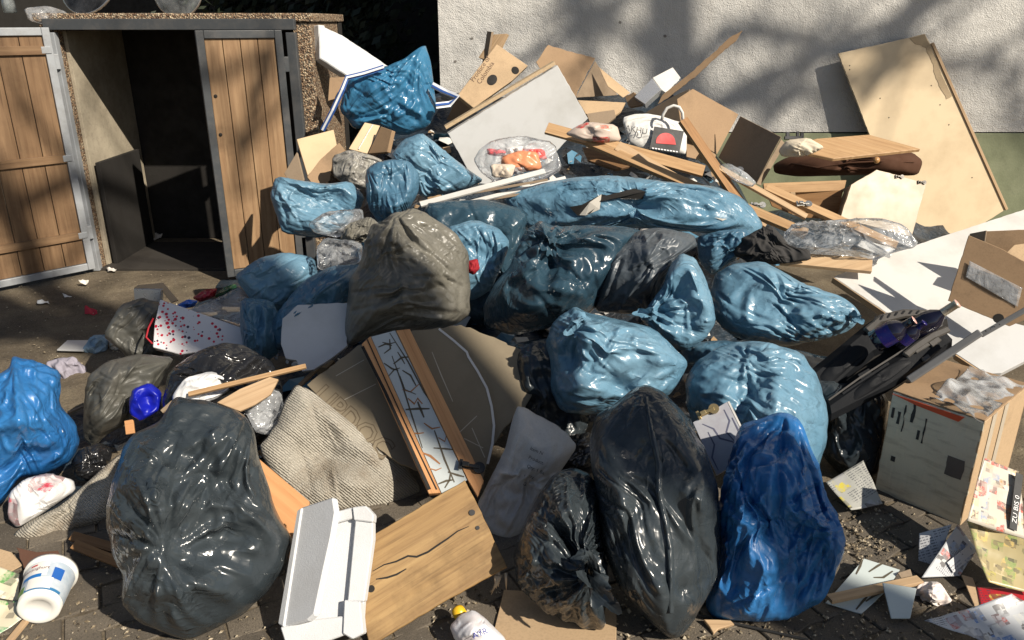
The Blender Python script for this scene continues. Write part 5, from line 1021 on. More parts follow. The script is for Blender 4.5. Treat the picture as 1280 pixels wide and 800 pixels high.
# ---- left side: grey bags, gift bag, blue bag
bag('grey_bag', "flat grey bag reaching up beside the gift bag", [(128, 420), (150, 381), (176, 372), (202, 378), (197, 402), (190, 424), (210, 442), (170, 456), (148, 436)], GREYD, Y=3.35, T=.1, folds=[('dir', -50, .3)], iso=.06, seed=111, n=41)
bag('grey_bag', "dusty grey-brown bag left of the blue plastic bowl", [(103, 546), (106, 489), (110, 470), (134, 451), (175, 442), (218, 447), (205, 470), (196, 490), (168, 505), (158, 530), (131, 545), (117, 560)], GREYD, Y=2.82, T=.14, folds=[('rad', 215, 447, .5, .8), ('dir', -60, .3)], iso=.06, seed=112, n=41)
def m_gift():
    s = NB("gift_paper"); co = s.co(); v = s.new("ShaderNodeTexVoronoi"); v.inputs['Scale'].default_value = 62; v.inputs['Randomness'].default_value = .8; s.link(co, v.inputs[0]); sp = s.new("ShaderNodeSeparateColor"); s.link(v.outputs['Color'], sp.inputs[0]); sx = s.new("ShaderNodeSeparateXYZ"); s.link(co, sx.inputs[0])
    dens = s.ramp(s.math('ADD', s.math('MULTIPLY', sx.outputs[0], -2.6), .5), [(0, 1.0), (.5, .8), (.72, .35), (.9, .03)])
    on = s.math('MULTIPLY', s.math('LESS_THAN', v.outputs['Distance'], s.math('ADD', s.math('MULTIPLY', sp.outputs[0], .2), .27)), s.math('LESS_THAN', sp.outputs[1], dens))
    col = s.ramp(s.math('ADD', sp.outputs[2], s.math('MULTIPLY', sx.outputs[1], 3.5)), [(.3, (.5, .015, .04, 1)), (.62, (.55, .03, .07, 1)), (.66, (.05, .03, .06, 1))])
    return s.done(s.mix(on, (.66, .645, .65, 1), col), .3, s.bump(s.noise(co, 12, 3), .15, .01))
t = thing('gift_bag', gnd(250, 440), "white paper gift bag printed with red and black dots", 'bag'); n = nrm(12, 38); anc = at(250, 408, 3.2)
slab('front', [(200, 374), (255, 393), (309, 412), (308, 431), (270, 437), (225, 443), (191, 434), (193, 405)], anc, n, .05, m_gift(), t, bev=.003, grain=3)
slab('opening', [(178, 408), (200, 376), (194, 400), (190, 434), (180, 428)], anc - n * .01, nrm(-50, 20), .03, m_plain('red_paper', (.30, .012, .02, 1), .5), t); tube('handle', [onplane(x, y, anc, n) + n * .004 for x, y in ((192, 398), (186, 410), (183, 422), (191, 430))], .004, m_plain('red_cord', (.35, .01, .02, 1), .7), t)
bag('clear_bag', "clear plastic bag lying between gift bag and white panel", [(228, 390), (281, 368), (300, 356), (320, 374), (344, 392), (349, 452), (330, 440), (312, 415), (280, 402)], CLEAR, 'plastic film', Y=3.38, T=.1, iso=.12, folds=[('dir', 30, .25)], seed=113, n=41)
t = thing('small_carton', gnd(190, 378), "small carton with silver front behind the grey bag", 'carton'); anc = at(190, 368, 3.55)
slab('front', [(167, 361), (201, 362), (200, 379), (168, 376)], anc, nrm(0, 8), .03, SILV, t); slab('lid', [(167, 360), (172, 356), (204, 353), (223, 375), (214, 378), (201, 361)], anc + Vector((0, .0, .003)), nrm(10, 55), .008, CARDL, t)
for lab, o, Y_, c, sd in (("red scrap of film behind the gift bag", [(240, 372), (255, 362), (272, 360), (268, 372), (250, 378)], 3.6, (.3, .012, .025, 1), 1), ("green film scrap beside the dark doorway", [(266, 372), (278, 360), (294, 354), (298, 364), (285, 374)], 3.65, (.03, .10, .05, 1), 2), ("bright blue film scrap behind the gift bag", [(221, 381), (235, 374), (248, 376), (243, 384), (226, 386)], 3.45, (.03, .12, .5, 1), 3)):
    bag('film_scrap', lab, o, m_bag('scrap_film', c, c, .3, .4), 'plastic film', Y=Y_, T=.05, iso=.15, seed=120 + sd, n=17)
BP = m_plain('royal_blue_plastic', (.006, .012, .34, 1), .4, bump=.02)
bag('plastic_bowl', "royal blue plastic bowl between grey bag and big black bag", [(161, 502), (166, 486), (187, 478), (202, 489), (201, 512), (176, 527), (162, 518)], BP, 'bowl', Y=2.64, T=.035, iso=.02, rim=1, facet=.5, seed=140, n=25, p=4)
tslab('wood_chip', "small orange wood piece below the blue bowl", 'wood', [(155, 526), (166, 524), (168, 541), (157, 543)], at(161, 533, 2.6), nrm(0, 45), .01, ORANGE)
def sachet(root, X):
    P = [near(X, x, y) for x, y in ((39, 537), (72, 525), (79, 540), (40, 556))]; m = sum(P, Vector()) / 4
bag('strong_blue_bag', "strong blue bag at the left edge of the picture", [(-25, 480), (-5, 470), (12, 460), (15, 445), (45, 452), (76, 464), (74, 505), (95, 530), (100, 552), (90, 576), (56, 593), (22, 597), (5, 628), (-25, 640), (-60, 600), (-60, 520)], STRONG, base_px=(15, 640), T=.15, folds=[('rad', 20, 450, .7, .9), ('dir', 70, .25)], iso=.08, seed=114, n=49, c=(25, 540))
tsheet('sachet', "small white paper sachet on the left strong blue bag", 'paper', [(39, 537), (72, 525), (79, 540), (40, 556)], at(58, 540, 2.40), nrm(10, 45), PAPERW, amp=.004, th=.004)
bag('film_scrap', "dark crumpled film between the left blue bag and big black bag", [(88, 578), (100, 560), (125, 553), (140, 560), (138, 585), (115, 602), (95, 600)], BLACKG, 'plastic film', Y=2.5, T=.06, iso=.2, seed=115, n=25)
# ---- carpets
def m_carpet():
    s = NB("ribbed_carpet"); co = s.co(); w = s.new("ShaderNodeTexWave"); w.bands_direction = 'DIAGONAL'; w.inputs['Scale'].default_value = 46; w.inputs['Distortion'].default_value = 2.6; w.inputs['Detail'].default_value = 2; w.inputs['Detail Scale'].default_value = 3; s.link(co, w.inputs[0])
    c = s.mix(s.ramp(s.noise(co, 6, 5), [(.3, 0.0), (.7, 1.0)]), (.52, .48, .41, 1), (.40, .36, .30, 1)); c = s.mix(s.math('MULTIPLY', w.outputs['Fac'], .34), c, (.2, .21, .16, 1)); c = s.mix(s.ramp(s.noise(co, 5, 6, .7), [(.50, 0.0), (.68, .6)]), c, (.20, .14, .085, 1))
    n = s.bump(w.outputs['Fac'], .7, .008); n = s.bump(s.noise(co, 260, 3, .7), .6, .004, n); return s.done(c, .95, n, spec=.1)
CARP = m_carpet(); bag('carpet', "ribbed beige carpet piece draped over the plaster board", [(370, 480), (385, 485), (416, 510), (456, 541), (500, 568), (528, 612), (506, 634), (470, 643), (420, 640), (388, 645), (352, 612), (323, 560), (343, 535), (357, 500)], CARP, 'carpet', Y=2.47, T=.07, iso=.02, folds=[('dir', 60, .18)], seed=116, n=41, lumps=.45, back=.3, facet=.15, rim=.5)
bag('carpet', "folded beige carpet corner under the big black bag's left side", [(16, 668), (34, 653), (78, 631), (134, 580), (152, 566), (160, 600), (150, 655), (110, 668), (81, 680), (41, 688), (20, 680)], CARP, 'carpet', Y=2.3, T=.06, iso=.02, folds=[('dir', -25, .15)], seed=117, n=33, lumps=.4, back=.3)
tslab('orange_board', "orange veneer board between the big black bag and the carpet", 'board', [(322, 572), (387, 627), (380, 655), (362, 700), (340, 660)], gnd(350, 700, .03), nrm(10, 52), .016, ORANGE, grain=0)
# ---- polystyrene tray
t = thing('polystyrene_tray', gnd(400, 800), "white polystyrene tray with raised sides at the front", 'packaging'); n = nrm(-6, 40); anc = gnd(400, 800, .055); LX = onplane(410, 690, anc, n)
slab('floor', [(412, 640), (462, 640), (452, 792), (384, 797), (392, 760)], anc - n * .03, n, .03, STYRO, t, bev=.004)
nl = nrm(-48, 38); al = anc + n * .06
slab('left_wall', [(376, 634), (416, 621), (419, 640), (414, 670), (404, 715), (393, 768), (384, 776), (357, 783), (349, 778)], al, nl, .022, STYRO, t, bev=.005); slab('lip', [(371, 638), (377, 634), (354, 784), (347, 780)], al + nl * .006, nl, .03, STYRO, t, bev=.003)
slab('right_wall', [(444, 648), (466, 652), (466, 674), (455, 752), (434, 752)], anc - n * .008, n, .035, STYRO, t, bev=.003)
slab('corner_block', [(440, 634), (457, 632), (467, 643), (466, 653), (442, 650)], anc + n * .002, n, .04, STYRO, t, bev=.003); slab('corner_block', [(430, 750), (450, 752), (454, 792), (440, 799), (428, 792)], anc + n * .002, n, .04, STYRO, t, bev=.003)
slab('front_wall', [(350, 784), (392, 774), (430, 770), (430, 794), (405, 803), (356, 803)], anc - n * .006, n, .035, STYRO, t, bev=.003); slab('back_wall', [(418, 640), (440, 634), (441, 648), (419, 654)], anc - n * .006, n, .034, STYRO, t, bev=.003)
# ---- cracked plank
n = nrm(6, 46); anc = gnd(465, 806, .015); t = thing('wooden_board', onplane(540, 760, anc, n), "cracked weathered wooden board at the front centre", 'board')
slab('board', [(467, 668), (581, 600), (597, 631), (634, 709), (600, 727), (545, 758), (462, 808), (452, 768)], anc, n, .022, OLDW, t, bev=.002, grain=0, rough=.0012, seed=31)
stroke('crack', [(466, 714), (480, 706), (495, 702), (510, 695), (521, 696), (535, 690), (548, 681), (560, 673), (572, 664), (586, 658)], anc, n, .006, DARKM, t); stroke('crack', [(470, 724), (484, 722), (496, 718), (508, 711)], anc, n, .006, DARKM, t)
disc('knot_hole', 464, 736, .010, anc, n, DARKM, t); disc('bolt', 590, 641, .009, anc, n, INK, t, th=.004); disc('bolt', 597, 660, .006, anc, n, INK, t, th=.003)
SPL = m_wood("splinter", (.62, .5, .36, 1), (.5, .38, .24, 1), (.35, .25, .15, 1)); rng = random.Random(14)
for i in range(7):
    a = onplane(624 + rng.uniform(-6, 9), 716 + rng.uniform(-6, 6), anc, n) - n * .012; tube('splinter', [a, a + Vector((rng.uniform(-.012, .008), -.01, -.02)), a + Vector((rng.uniform(-.03, .005), -.01, -.03 - rng.uniform(0, .03)))], .004, SPL, t, 5, radii=[.005, .004, .001])
# ---- things on the ground in front
tslab('cardboard_sheet', "flat brown cardboard on the paving under the small black bag", 'cardboard', [(630, 737), (700, 742), (771, 750), (770, 815), (610, 815)], gnd(690, 780, .016), Vector((0, 0, 1)), .006, CARDL, warp=.004)
YO = m_plain('yoghurt_white', (.78, .77, .72, 1), .4, bump=.02); YL = m_plain('yoghurt_silver_print', (.42, .50, .58, 1), .35, (.7, .72, .75, 1), .8, 18)
t = thing('yoghurt_bucket', gnd(55, 770), "white yoghurt bucket lying on its side at the front left", 'bucket'); A0 = gnd(48, 762, .060); ax = (gnd(65, 716, .072) - A0).normalized(); H = .135; r0, r1 = .055, .066
lathe('bucket_wall', [(0, .006), (r0 * .55, .006), (r0 * .6, .002), (r0 * .93, .002), (r0, .004), (r0 + (r1 - r0) * .5, H * .5), (r1, H), (r1 + .006, H), (r1 + .006, H + .012), (r1, H + .012), (r1 - .003, H), (r0 - .003, .01), (0, .01)], A0, ax, YO, t, 40)
R = basis(ax, Vector((0, -1, .6)))
def wrap(nm, th0, th1, h0, h1, m, off, nn=20):
    vs = []; 
    for k in range(nn + 1):
        a = th0 + (th1 - th0) * k / nn
        for h in (h0, h1): rr = r0 + (r1 - r0) * h / H + off; vs.append(A0 + R @ Vector((rr * math.cos(a), rr * math.sin(a), h)))
    mesh_obj(nm, vs, [(2 * k, 2 * k + 1, 2 * k + 3, 2 * k + 2) for k in range(nn)], m, t, smooth=True)
wrap('label', -2.2, 2.2, .018, H * .93, YL, .0012, 40); wrap('label_field', -.62, .62, H * .50, H * .90, YO, .0024); wrap('blue_band', -.42, .42, H * .46, H * .56, m_plain('blue_print', (.02, .17, .50, 1), .4), .0034); wrap('picture', -1.25, -.25, .018, H * .34, m_plain('green_print', (.10, .26, .05, 1), .4, (.3, .4, .12, 1), .6, 40), .0024); wrap('blue_band', -.2, 1.5, .018, H * .2, m_plain('blue_print2', (.04, .20, .42, 1), .4), .0028); wrap('picture', -.1, .95, H * .16, H * .46, YO, .0036); wrap('blue_band', .85, 1.3, H * .45, H * .75, m_plain('blue_print3', (.02, .12, .45, 1), .4), .003); wrap('picture', -1.4, -1.0, H * .5, H * .8, m_plain('orange_print', (.1, .16, .4, 1), .4), .003)
def arc_text(body, size, h, m, th_c=0.0, off=.0045):
    o = text('lettering', body, Vector(), Vector((1, 0, 0)), Vector((0, 0, 1)), size, m, None, th=.0002, align='CENTER'); COL.objects.unlink(o); me = o.data; rr = r0 + (r1 - r0) * h / H + off
    for v in me.vertices:
        a = th_c + v.co.x / rr; v.co = A0 + R @ Vector((rr * math.cos(a), rr * math.sin(a), h + v.co.y))
    o.location = (0, 0, 0); o.rotation_euler = (0, 0, 0); c = sum((v.co for v in me.vertices), Vector()) / len(me.vertices)
    for v in me.vertices: v.co -= c
    o.location = c; put(o, t)
arc_text("Naturjoghurt", .0165, H * .68, m_plain('maroon_print', (.22, .03, .06, 1), .5)); wrap('red_mark', -.14, .14, H * .80, H * .84, m_plain('red_print2', (.5, .03, .03, 1), .5), .0034)
# black scourer
def scourer():
    c = at(115, 722, 2.06); rg = random.Random(3); vs, fs = [], []
    for _ in range(420):
        d = Vector((rg.gauss(0, 1), rg.gauss(0, 1), rg.gauss(0, 1))).normalized(); p = c + d * rg.uniform(.02, .046); q = p + Vector((rg.gauss(0, 1), rg.gauss(0, 1), rg.gauss(0, 1))).normalized() * rg.uniform(.012, .03); w = (q - p).orthogonal().normalized() * .0012; b = len(vs)
        vs += [p - w, p + w, (p + q) / 2 + d * .006 + w, (p + q) / 2 + d * .006 - w, q]; fs += [(b, b + 1, b + 2, b + 3), (b + 3, b + 2, b + 4)]
    t = thing('scourer', Vector((c.x, c.y, 0)), "black wiry scourer lying right of the yoghurt bucket", 'scourer'); mesh_obj('wire_wool', vs, fs, m_plain('black_wire', (.03, .03, .03, 1), .4), t)
    bm = bmesh.new(); bmesh.ops.create_icosphere(bm, subdivisions=3, radius=.034); bm.transform(Matrix.Translation(c))
    for v in bm.verts: v.co += (v.co - c) * mnoise.noise(v.co * 60) * .4
    bm_obj('core', bm, m_plain('black_core', (.01, .01, .01, 1), .8), t)
scourer()
WRAP = m_print('snack_wrapper', (.66, .60, .44, 1), [(.12, .32, .10, 1), (.68, .40, .06, 1), (.74, .72, .64, 1), (.18, .38, .2, 1), (.7, .6, .4, 1)], 16, .95, lines=False, rough=.3)
GW = 'litter by the yoghurt bucket'
tsheet('food_wrapper', "green and orange food wrapper at the left edge", 'wrapper', [(-20, 702), (24, 716), (22, 752), (-20, 745)], gnd(5, 728, .03), nrm(10, 70), WRAP, amp=.02, seed=4, group=GW); tsheet('food_wrapper', "crumpled green wrapper in the bottom left corner", 'wrapper', [(-25, 748), (24, 752), (30, 772), (-20, 806)], gnd(0, 772, .03), nrm(10, 72), WRAP, amp=.022, seed=9, group=GW)
tag(bar('stick', gnd(8, 806, .02), gnd(36, 772, .02), .018, .01, Vector((0, 0, 1)), BEECH), "short flat wooden stick below the yoghurt bucket", 'stick')
bag('paper_bag', "crumpled white printed paper bag below the left blue bag", [(9, 647), (11, 616), (31, 598), (62, 591), (92, 600), (95, 613), (65, 634), (45, 648), (22, 660)], m_print('white_printed_paper', (.68, .67, .66, 1), [(.6, .05, .08, 1), (.6, .6, .62, 1), (.5, .5, .5, 1)], 10, .25, lines=False), 'paper', Y=2.3, T=.06, iso=.18, seed=118, n=33)
tslab('cardboard_piece', "brown torn cardboard between carpet corner and yoghurt bucket", 'cardboard', [(20, 684), (46, 690), (72, 688), (78, 702), (44, 708), (30, 712)], gnd(48, 698, .04), nrm(0, 60), .004, m_card('dark_brown_card', (.12, .06, .04, 1), (.09, .045, .03, 1)), rough=.002); tslab('cardboard_piece', "tan cardboard piece at the left edge below the carpet", 'cardboard', [(-20, 680), (14, 690), (28, 706), (10, 716), (-20, 705)], gnd(2, 700, .02), nrm(0, 75), .004, CARDL)
for lab, a, b in (("upper pine slat under the big black bag", (92, 672), (150, 686)), ("lower pine slat under the big black bag", (96, 684), (160, 706))): tag(bar('slat', gnd(*a, .035), gnd(*b, .03), .03, .014, nrm(0, 60), PINED), lab, 'slat')
AY = m_plain('pouch_white', (.72, .74, .78, 1), .35, (.55, .35, .28, 1), .5, 9)
t = thing('drink_bottle', gnd(590, 785), "squashed drink bottle with yellow cap below the wooden board", 'bottle')
vs, fs, X = film([(562, 783), (575, 768), (592, 762), (606, 772), (634, 800), (628, 815), (590, 812), (568, 800)], base_px=(600, 812), T=.05, iso=.06, seed=119, n=25); sheet_obj('bottle_body', vs, fs, AY, t); c = at(571, 760, 1.9); lathe('cap', [(0, .03), (.017, .028), (.019, .022), (.019, 0), (0, 0)], gnd(577, 771, .05), gnd(566, 752, .06) - gnd(577, 771, .05), m_plain('yellow_cap', (.75, .45, .02, 1), .35), t, 24)
p = near(X, 600, 792); n = (EYEV - p).normalized(); text('lettering', "AYR", onplane(592, 799, p + n * .008, n), onplane(618, 788, p, n) - onplane(592, 799, p, n), n, .022, m_plain('blue_ink', (.01, .02, .25, 1), .5), t)
tag(bar('stick', gnd(868, 768, .012), gnd(1010, 800, .012), .006, .006, Vector((0, 0, 1)), INK), "thin dark rod on the paving below the strong blue bag", 'rod')
tslab('wood_chip', "splintered pale wood piece at the foot of the strong blue bag", 'wood', [(880, 774), (912, 774), (918, 780), (898, 786), (892, 792)], gnd(898, 780, .02), nrm(0, 70), .012, BEECH, rough=.003)
# ---- taped cardboard box on the right
A = gnd(1093, 612); Bf = gnd(1200, 657); wv = Bf - A; up = Vector((0, 0, 1)); dv = up.cross(wv).normalized(); wn = wv.normalized()
def hfor(p, q):      # height at which the post over p is seen at pixel row q
    lo, hi = 0, 1.2
    for _ in range(40):
        m = (lo + hi) / 2; lo, hi = (m, hi) if proj(p + up * m)[1] > q else (lo, m)
    return lo
BH = hfor(A, 490); BD_ = .42; BW = wv.length
def m_boxtape():
    s = NB("taped_box_front"); co = s.co(); c = s.mix(s.noise(co, 5, 5), (.58, .52, .39, 1), (.70, .64, .49, 1)); c = s.mix(s.ramp(s.noise(s.co((1, 5, 1)), 7, 5, .6), [(.5, 0.0), (.75, .6)]), c, (.22, .17, .11, 1))
    return s.done(c, .35, s.bump(s.noise(s.co((3, .5, 1)), 18, 4, .6, .5), .4, .01), spec=.5)
t = thing('taped_box', (A + Bf) / 2, "large battered cardboard box wrapped in clear tape at the right", 'box')
rb = lambda a, b, c_, d_, nm, m, th=.008, **k: slab_pts([a, b, c_, d_], (b - a).cross(d_ - a).normalized(), th, nm, m, t, **k)
F0, F1 = A, Bf; K0, K1 = A + dv * BD_, Bf + dv * BD_; T_ = up * BH
rb(F0, F1, F1 + T_, F0 + T_, 'front_panel', m_boxtape(), rough=.0015); rb(F1 + wn * .001, K1 + wn * .001, K1 + T_ + wn * .001, F1 + T_ + wn * .001, 'right_panel', CARDL, rough=.0015)
e = dv * .01; rb(K1 + e, K0 + e, K0 + T_ + e, K1 + T_ + e, 'back_panel', CARD); rb(K0 - wn * .001, F0 - wn * .001, F0 + T_ - wn * .001, K0 + T_ - wn * .001, 'left_panel', CARD)
rb(F0 + T_ * 1.012, F1 + T_ * 1.012, K1 + T_ * 1.012, K0 + T_ * 1.012, 'top_flap', CARD, .006, rough=.001, warp=.006)
nf = (F1 - F0).cross(up).normalized(); 
if nf.dot(EYEV - F0) < 0: nf = -nf
slab_pts([F0 + T_ * .985 + nf * .003, F0.lerp(F1, .8) + T_ * .985 + nf * .003, F0.lerp(F1, .75) + T_ * .93 + nf * .003, F0.lerp(F1, .3) + T_ * .95 + nf * .003], nf, .002, 'orange_label', m_plain('orange_tape', (.62, .09, .03, 1), .45), t, bev=0)
def on_front(u, v): return F0.lerp(F1, u) + T_ * v + nf * .0015
for (u, v, du, dh) in ((.03, .76, .03, .10), (.10, .72, .035, .12), (.17, .66, .012, .26), (.25, .78, .03, .18), (.35, .64, .03, .09), (.41, .62, .02, .24), (.12, .35, .05, .05)):
    slab_pts([on_front(u, v), on_front(u + du, v), on_front(u + du, v + dh), on_front(u, v + dh)], nf, .001, 'print_mark', INK, t, bev=0, rough=.004, seed=int(u * 100))
slab_pts([on_front(.72, .42), on_front(.9, .42), on_front(.9, .6), on_front(.72, .6)], nf, .001, 'stain_patch', m_card('grey_patch', (.16, .14, .12, 1), (.12, .1, .09, 1)), t, bev=0, rough=.006, seed=3)
TAPE = m_plain('clear_tape', (.52, .45, .35, 1), .2, (.62, .56, .46, 1), .6, 14, .1, 60)
for k in (.16, .42): a = F1 + dv * BD_ * k + wn * .0035; slab_pts([a, a + dv * .04, a + dv * .04 + T_, a + T_], wn, .001, 'tape', TAPE, t, bev=0)
a = F0.lerp(F1, .35) + T_ * 1.02 + dv * .04; b = F1 + T_ * 1.02 + dv * .015 - wn * .01
sheet('tape_film', [proj(q) for q in (a, b, b + dv * (BD_ - .03), a + dv * (BD_ - .06))], a + up * .012, up, CLEARW, t, amp=.022, freq=16, seed=121, nu=40, nv=40)
# ---- printed paper on the right
MAGA = m_print('offer_leaflet', (0.518, 0.475, 0.403, 1), [(.55, .22, .08, 1), (.62, .08, .06, 1), (.70, .52, .30, 1), (.25, .30, .42, 1), (.66, .40, .25, 1)], 30, .95)
MAGB = m_print('yellow_leaflet', (0.432, 0.360, 0.187, 1), [(.45, .40, .10, 1), (.62, .45, .15, 1), (.25, .33, .10, 1), (.60, .5, .3, 1)], 26, .95, lines=False); MAGC = m_print('blue_leaflet', (0.475, 0.490, 0.504, 1), [(.08, .18, .42, 1), (.45, .12, .10, 1), (.30, .40, .55, 1), (.55, .55, .52, 1)], 24, .85); MAGD = m_print('white_letter', (0.504, 0.511, 0.518, 1), [(.5, .52, .55, 1), (.25, .28, .38, 1), (.62, .60, .58, 1)], 16, .5); MAGR = m_print('red_leaflet', (.40, .02, .03, 1), [(.55, .45, .1, 1), (.45, .02, .03, 1), (.3, .02, .02, 1)], 14, .4)
GL = 'printed leaflets on the ground'
t = thing('leaflet', gnd(1245, 670), "orange offer leaflet propped against the taped box", 'leaflet', GL); n = nrm(18, 34); anc = at(1245, 620, 2.08); o = sheet('page', [(1233, 572), (1274, 589), (1279, 674), (1208, 651)], anc, n, MAGA, t, amp=.008, seed=2, curl=.004)
slab('black_band', [(1262, 660), (1271, 664), (1279, 594), (1270, 590)], anc + n * .014, n, .001, INK, t, bev=0)
text_px('lettering', "ZU BIS 0", (1270, 655), (1277, 596), anc + n * .015, n, WHT, t, size=.024)
tsheet('leaflet', "yellow-green folded leaflet below the orange offer leaflet", 'leaflet', [(1207, 652), (1295, 682), (1295, 742), (1233, 730)], gnd(1255, 695, .1), nrm(-8, 58), MAGB, amp=.012, seed=3, group=GL, curl=.01)
t = thing('leaflet', gnd(1190, 700), "white and blue folded letter standing between box and tissue", 'leaflet', GL); anc = gnd(1190, 690, .05); sheet('page', [(1149, 667), (1190, 655), (1172, 700), (1147, 722)], anc, nrm(-35, 40), MAGD, t, seed=5); sheet('page', [(1152, 722), (1198, 655), (1222, 687), (1200, 720)], anc + Vector((0, -.02, .01)), nrm(20, 50), MAGC, t, seed=6, amp=.004); slab('address_label', [(1184, 703), (1211, 681), (1217, 695), (1192, 716)], anc + Vector((0, -.02, .02)), nrm(20, 50), .002, MAGD, t, bev=0)
tsheet('leaflet', "blue printed brochure in the bottom right corner", 'leaflet', [(1153, 779), (1262, 745), (1300, 760), (1300, 830)], gnd(1240, 780, .06), nrm(-4, 66), MAGC, amp=.012, seed=7, curl=.012, nu=30, group=GL)
tsheet('leaflet', "red leaflet between the yellow leaflet and the blue brochure", 'leaflet', [(1221, 733), (1295, 738), (1295, 762), (1226, 757)], gnd(1255, 745, .02), nrm(0, 80), MAGR, amp=.004, seed=8, group=GL)
tslab('cardboard_strip', "narrow tan cardboard strip left of the red leaflet", 'cardboard', [(1202, 718), (1216, 722), (1228, 755), (1218, 757)], gnd(1215, 738, .02), nrm(0, 80), .004, CARDL)
tsheet('leaflet', "shaded yellow-headed newspaper left of the taped box", 'leaflet', [(1032, 604), (1078, 577), (1103, 630), (1062, 640)], gnd(1070, 610, .07), nrm(0, 60), m_print('newspaper', (.34, .34, .31, 1), [(.5, .42, .05, 1), (.3, .3, .3, 1), (.4, .4, .42, 1)], 16, .6), amp=.012, seed=10, group=GL, curl=.006)
tsheet('leaflet', "small grey picture card in the dark gap beside the box", 'leaflet', [(1055, 547), (1079, 552), (1078, 581), (1055, 577)], at(1066, 565, 2.75), nrm(0, 20), m_print('picture_card', (.3, .29, .27, 1), [(.1, .1, .1, 1), (.3, .3, .28, 1)], 20, .9, lines=False), amp=.003, seed=11, group=GL)
GSH = m_plain('pale_glass_shard', (.50, .56, .55, 1), .12, (.42, .47, .46, 1), .3, 6, .02, 30); Z1 = Vector((0, 0, 1))
t = thing('glass_shard', gnd(1078, 735), "large pale glass shard with painted leaves on the ground", 'shard', 'glass shards'); anc = gnd(1078, 735, .025); n = nrm(5, 78)
slab('glass', [(1080, 698), (1125, 712), (1108, 738), (1077, 767), (1032, 753), (1049, 734)], anc, n, .005, GSH, t, bev=.001)
for pts in ([(1060, 742), (1080, 738), (1098, 730)], [(1070, 718), (1075, 708), (1078, 700)], [(1086, 715), (1098, 707), (1104, 704)], [(1082, 752), (1092, 745), (1100, 742)], [(1092, 722), (1104, 722), (1116, 714)], [(1046, 748), (1054, 744), (1066, 745)], [(1070, 762), (1080, 750), (1084, 746)]): stroke('painted_leaf', pts, anc, n, .007, LEAF, t)
tag(slab('glass_shard', [(1103, 728), (1146, 735), (1138, 773), (1114, 773)], gnd(1125, 750, .05), nrm(-10, 62), .005, GSH), "small blank glass shard beside the crumpled tissue", 'shard', 'glass shards')
tag(bar('stick', gnd(1036, 750, .04), gnd(1150, 724, .045), .03, .012, Z1, BEECH), "flat wooden stick lying across the painted glass shard", 'stick')
tslab('dark_shard', "dark triangular shard behind the crumpled tissue", 'shard', [(1122, 716), (1138, 711), (1143, 727), (1130, 728)], gnd(1132, 720, .04), nrm(0, 60), .004, CARDG)
bag('tissue', "crumpled white tissue with reddish stains beside the glass shards", [(1140, 734), (1150, 727), (1174, 727), (1182, 738), (1191, 752), (1178, 762), (1160, 755), (1146, 753)], m_plain('tissue_paper', (.72, .66, .62, 1), .9, (.5, .28, .25, 1), .4, 25, .3, 100, spec=.1), 'tissue', Y=gnd(1165, 745).y, T=.04, iso=.3, facet=.5, seed=122, n=25)
# ---- small litter on the left ground
for nm, lab, o, m, sd, cat in (('rag', "pale blue crumpled rag behind the dusty grey bag", [(102, 438), (115, 419), (136, 418), (134, 442), (118, 450)], m_plain('pale_blue_cloth', (.25, .36, .45, 1), .8), 1, 'rag'), ('rag', "cream crumpled wad beside the pale blue rag", [(134, 422), (148, 417), (161, 424), (156, 440), (138, 441)], m_plain('cream_cloth', (.6, .52, .4, 1), .85), 2, 'rag'), ('rag', "grey-violet rag on the dark ground at the left", [(56, 453), (75, 447), (92, 447), (110, 461), (106, 482), (80, 480), (66, 468)], m_plain('grey_violet_cloth', (.30, .28, .33, 1), .9), 3, 'rag')):
    bag(nm, lab, o, m, cat, Y=gnd(*np.mean(o, 0)).y - .03, T=.04, iso=.25, facet=.4, seed=130 + sd, n=25)
tslab('tile', "flat pale grey tile on the dark ground", 'tile', [(71, 437), (84, 425), (113, 425), (104, 438)], gnd(90, 432, .02), Z1, .008, GREYW)
tag(bar('stick', gnd(72, 522, .02), gnd(104, 508, .02), .014, .008, Z1, CARDG), "thin grey stick between the left blue bag and the grey bag", 'stick')
GLI = 'paper scraps on the ground by the left door'
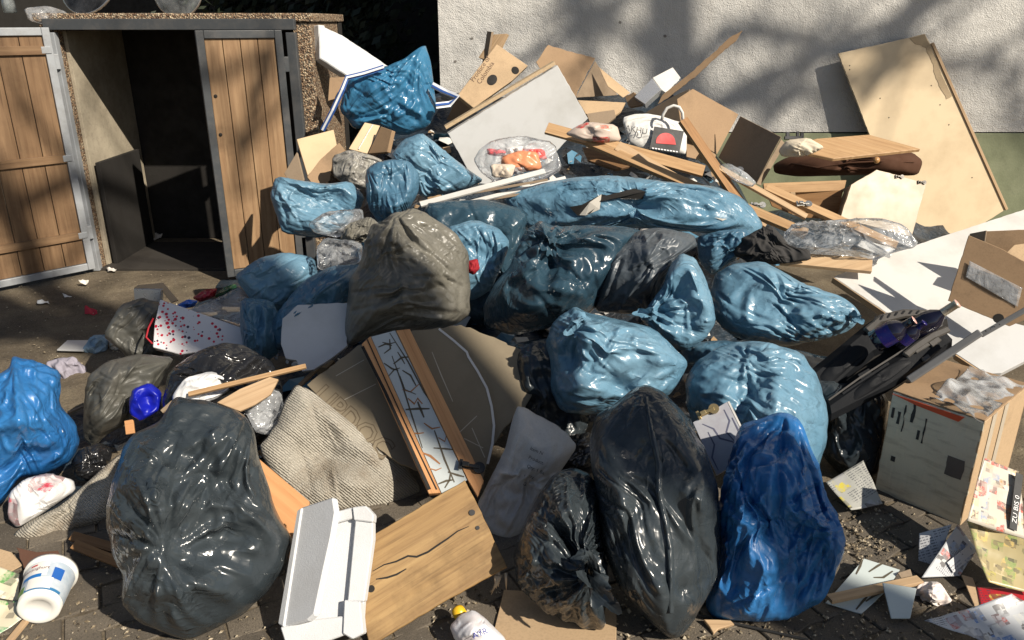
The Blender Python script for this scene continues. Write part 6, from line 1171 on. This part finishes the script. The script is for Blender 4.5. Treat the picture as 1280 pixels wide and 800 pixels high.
for lab, px, py, c, s_ in (("red paper scrap on the sunlit ground", 113, 388, (.5, .03, .05, 1), .032), ("white twisted paper scrap near the left door", 84, 367, (.7, .68, .62, 1), .03), ("small white paper scrap nearest the doorway", 105, 353, (.7, .66, .58, 1), .024), ("grey foil scrap on the ground left of the red scrap", 53, 376, (.5, .52, .54, 1), .03), ("pale scrap at the foot of the left door post", 138, 336, (.7, .66, .6, 1), .03), ("pale scrap just inside the dark doorway", 196, 295, (.6, .56, .5, 1), .03)):
    w_, h_ = s_ * 240, s_ * 110; rg = random.Random(px); q = [(px - w_ * rg.uniform(.6, 1.2), py - h_ * rg.uniform(.5, 1)), (px + w_ * rg.uniform(.6, 1.2), py - h_ * rg.uniform(.2, 1)), (px + w_ * rg.uniform(.5, 1.2), py + h_ * rg.uniform(.4, 1)), (px - w_ * rg.uniform(.5, 1.1), py + h_ * rg.uniform(.5, 1))]
    tsheet('paper_scrap', lab, 'paper', q, gnd(px, py, .025), nrm(rg.uniform(-40, 40), 65), m_plain('scrap_paper', c, .7), amp=.022, freq=28, seed=px, nu=9, nv=7, group=GLI)
# ---- crumbs nobody could count
def crumbs():
    rg = random.Random(9); vs, fs = [], []
    for _ in range(2400):
        k = rg.random()
        if k < .2: x, y = rg.gauss(1085, 30), rg.gauss(672, 24)
        elif k < .6: x, y = rg.uniform(540, 1200), rg.uniform(735, 800)
        elif k < .75: x, y = rg.uniform(0, 350), rg.uniform(690, 800)
        else: x, y = rg.uniform(0, 300), rg.uniform(335, 470)
        p = gnd(x, y, .008); s_ = rg.choice((.0015, .002, .003, .004, .006, .009)); a = rg.uniform(0, 6.28); d = Vector((math.cos(a), math.sin(a), rg.uniform(-.2, .2))) * s_; e = Vector((-math.sin(a), math.cos(a), 0)) * s_ * rg.uniform(.3, .9); b = len(vs); h = Vector((0, 0, s_ * rg.uniform(.3, .9)))
        vs += [p - d, p + e, p + d, p - e, p + h + d * .1]; fs += [(b, b + 1, b + 4), (b + 1, b + 2, b + 4), (b + 2, b + 3, b + 4), (b + 3, b, b + 4)]
    s = NB("crumb"); co = s.co(); c = s.ramp(s.noise(co, 60, 2), [(.35, '3c342b'), (.5, '7d6f58'), (.62, 'b8ad97'), (.7, '5a4b3c')]); mesh_obj('litter_crumbs', vs, fs, s.done(c, .8), kind='stuff')
crumbs()
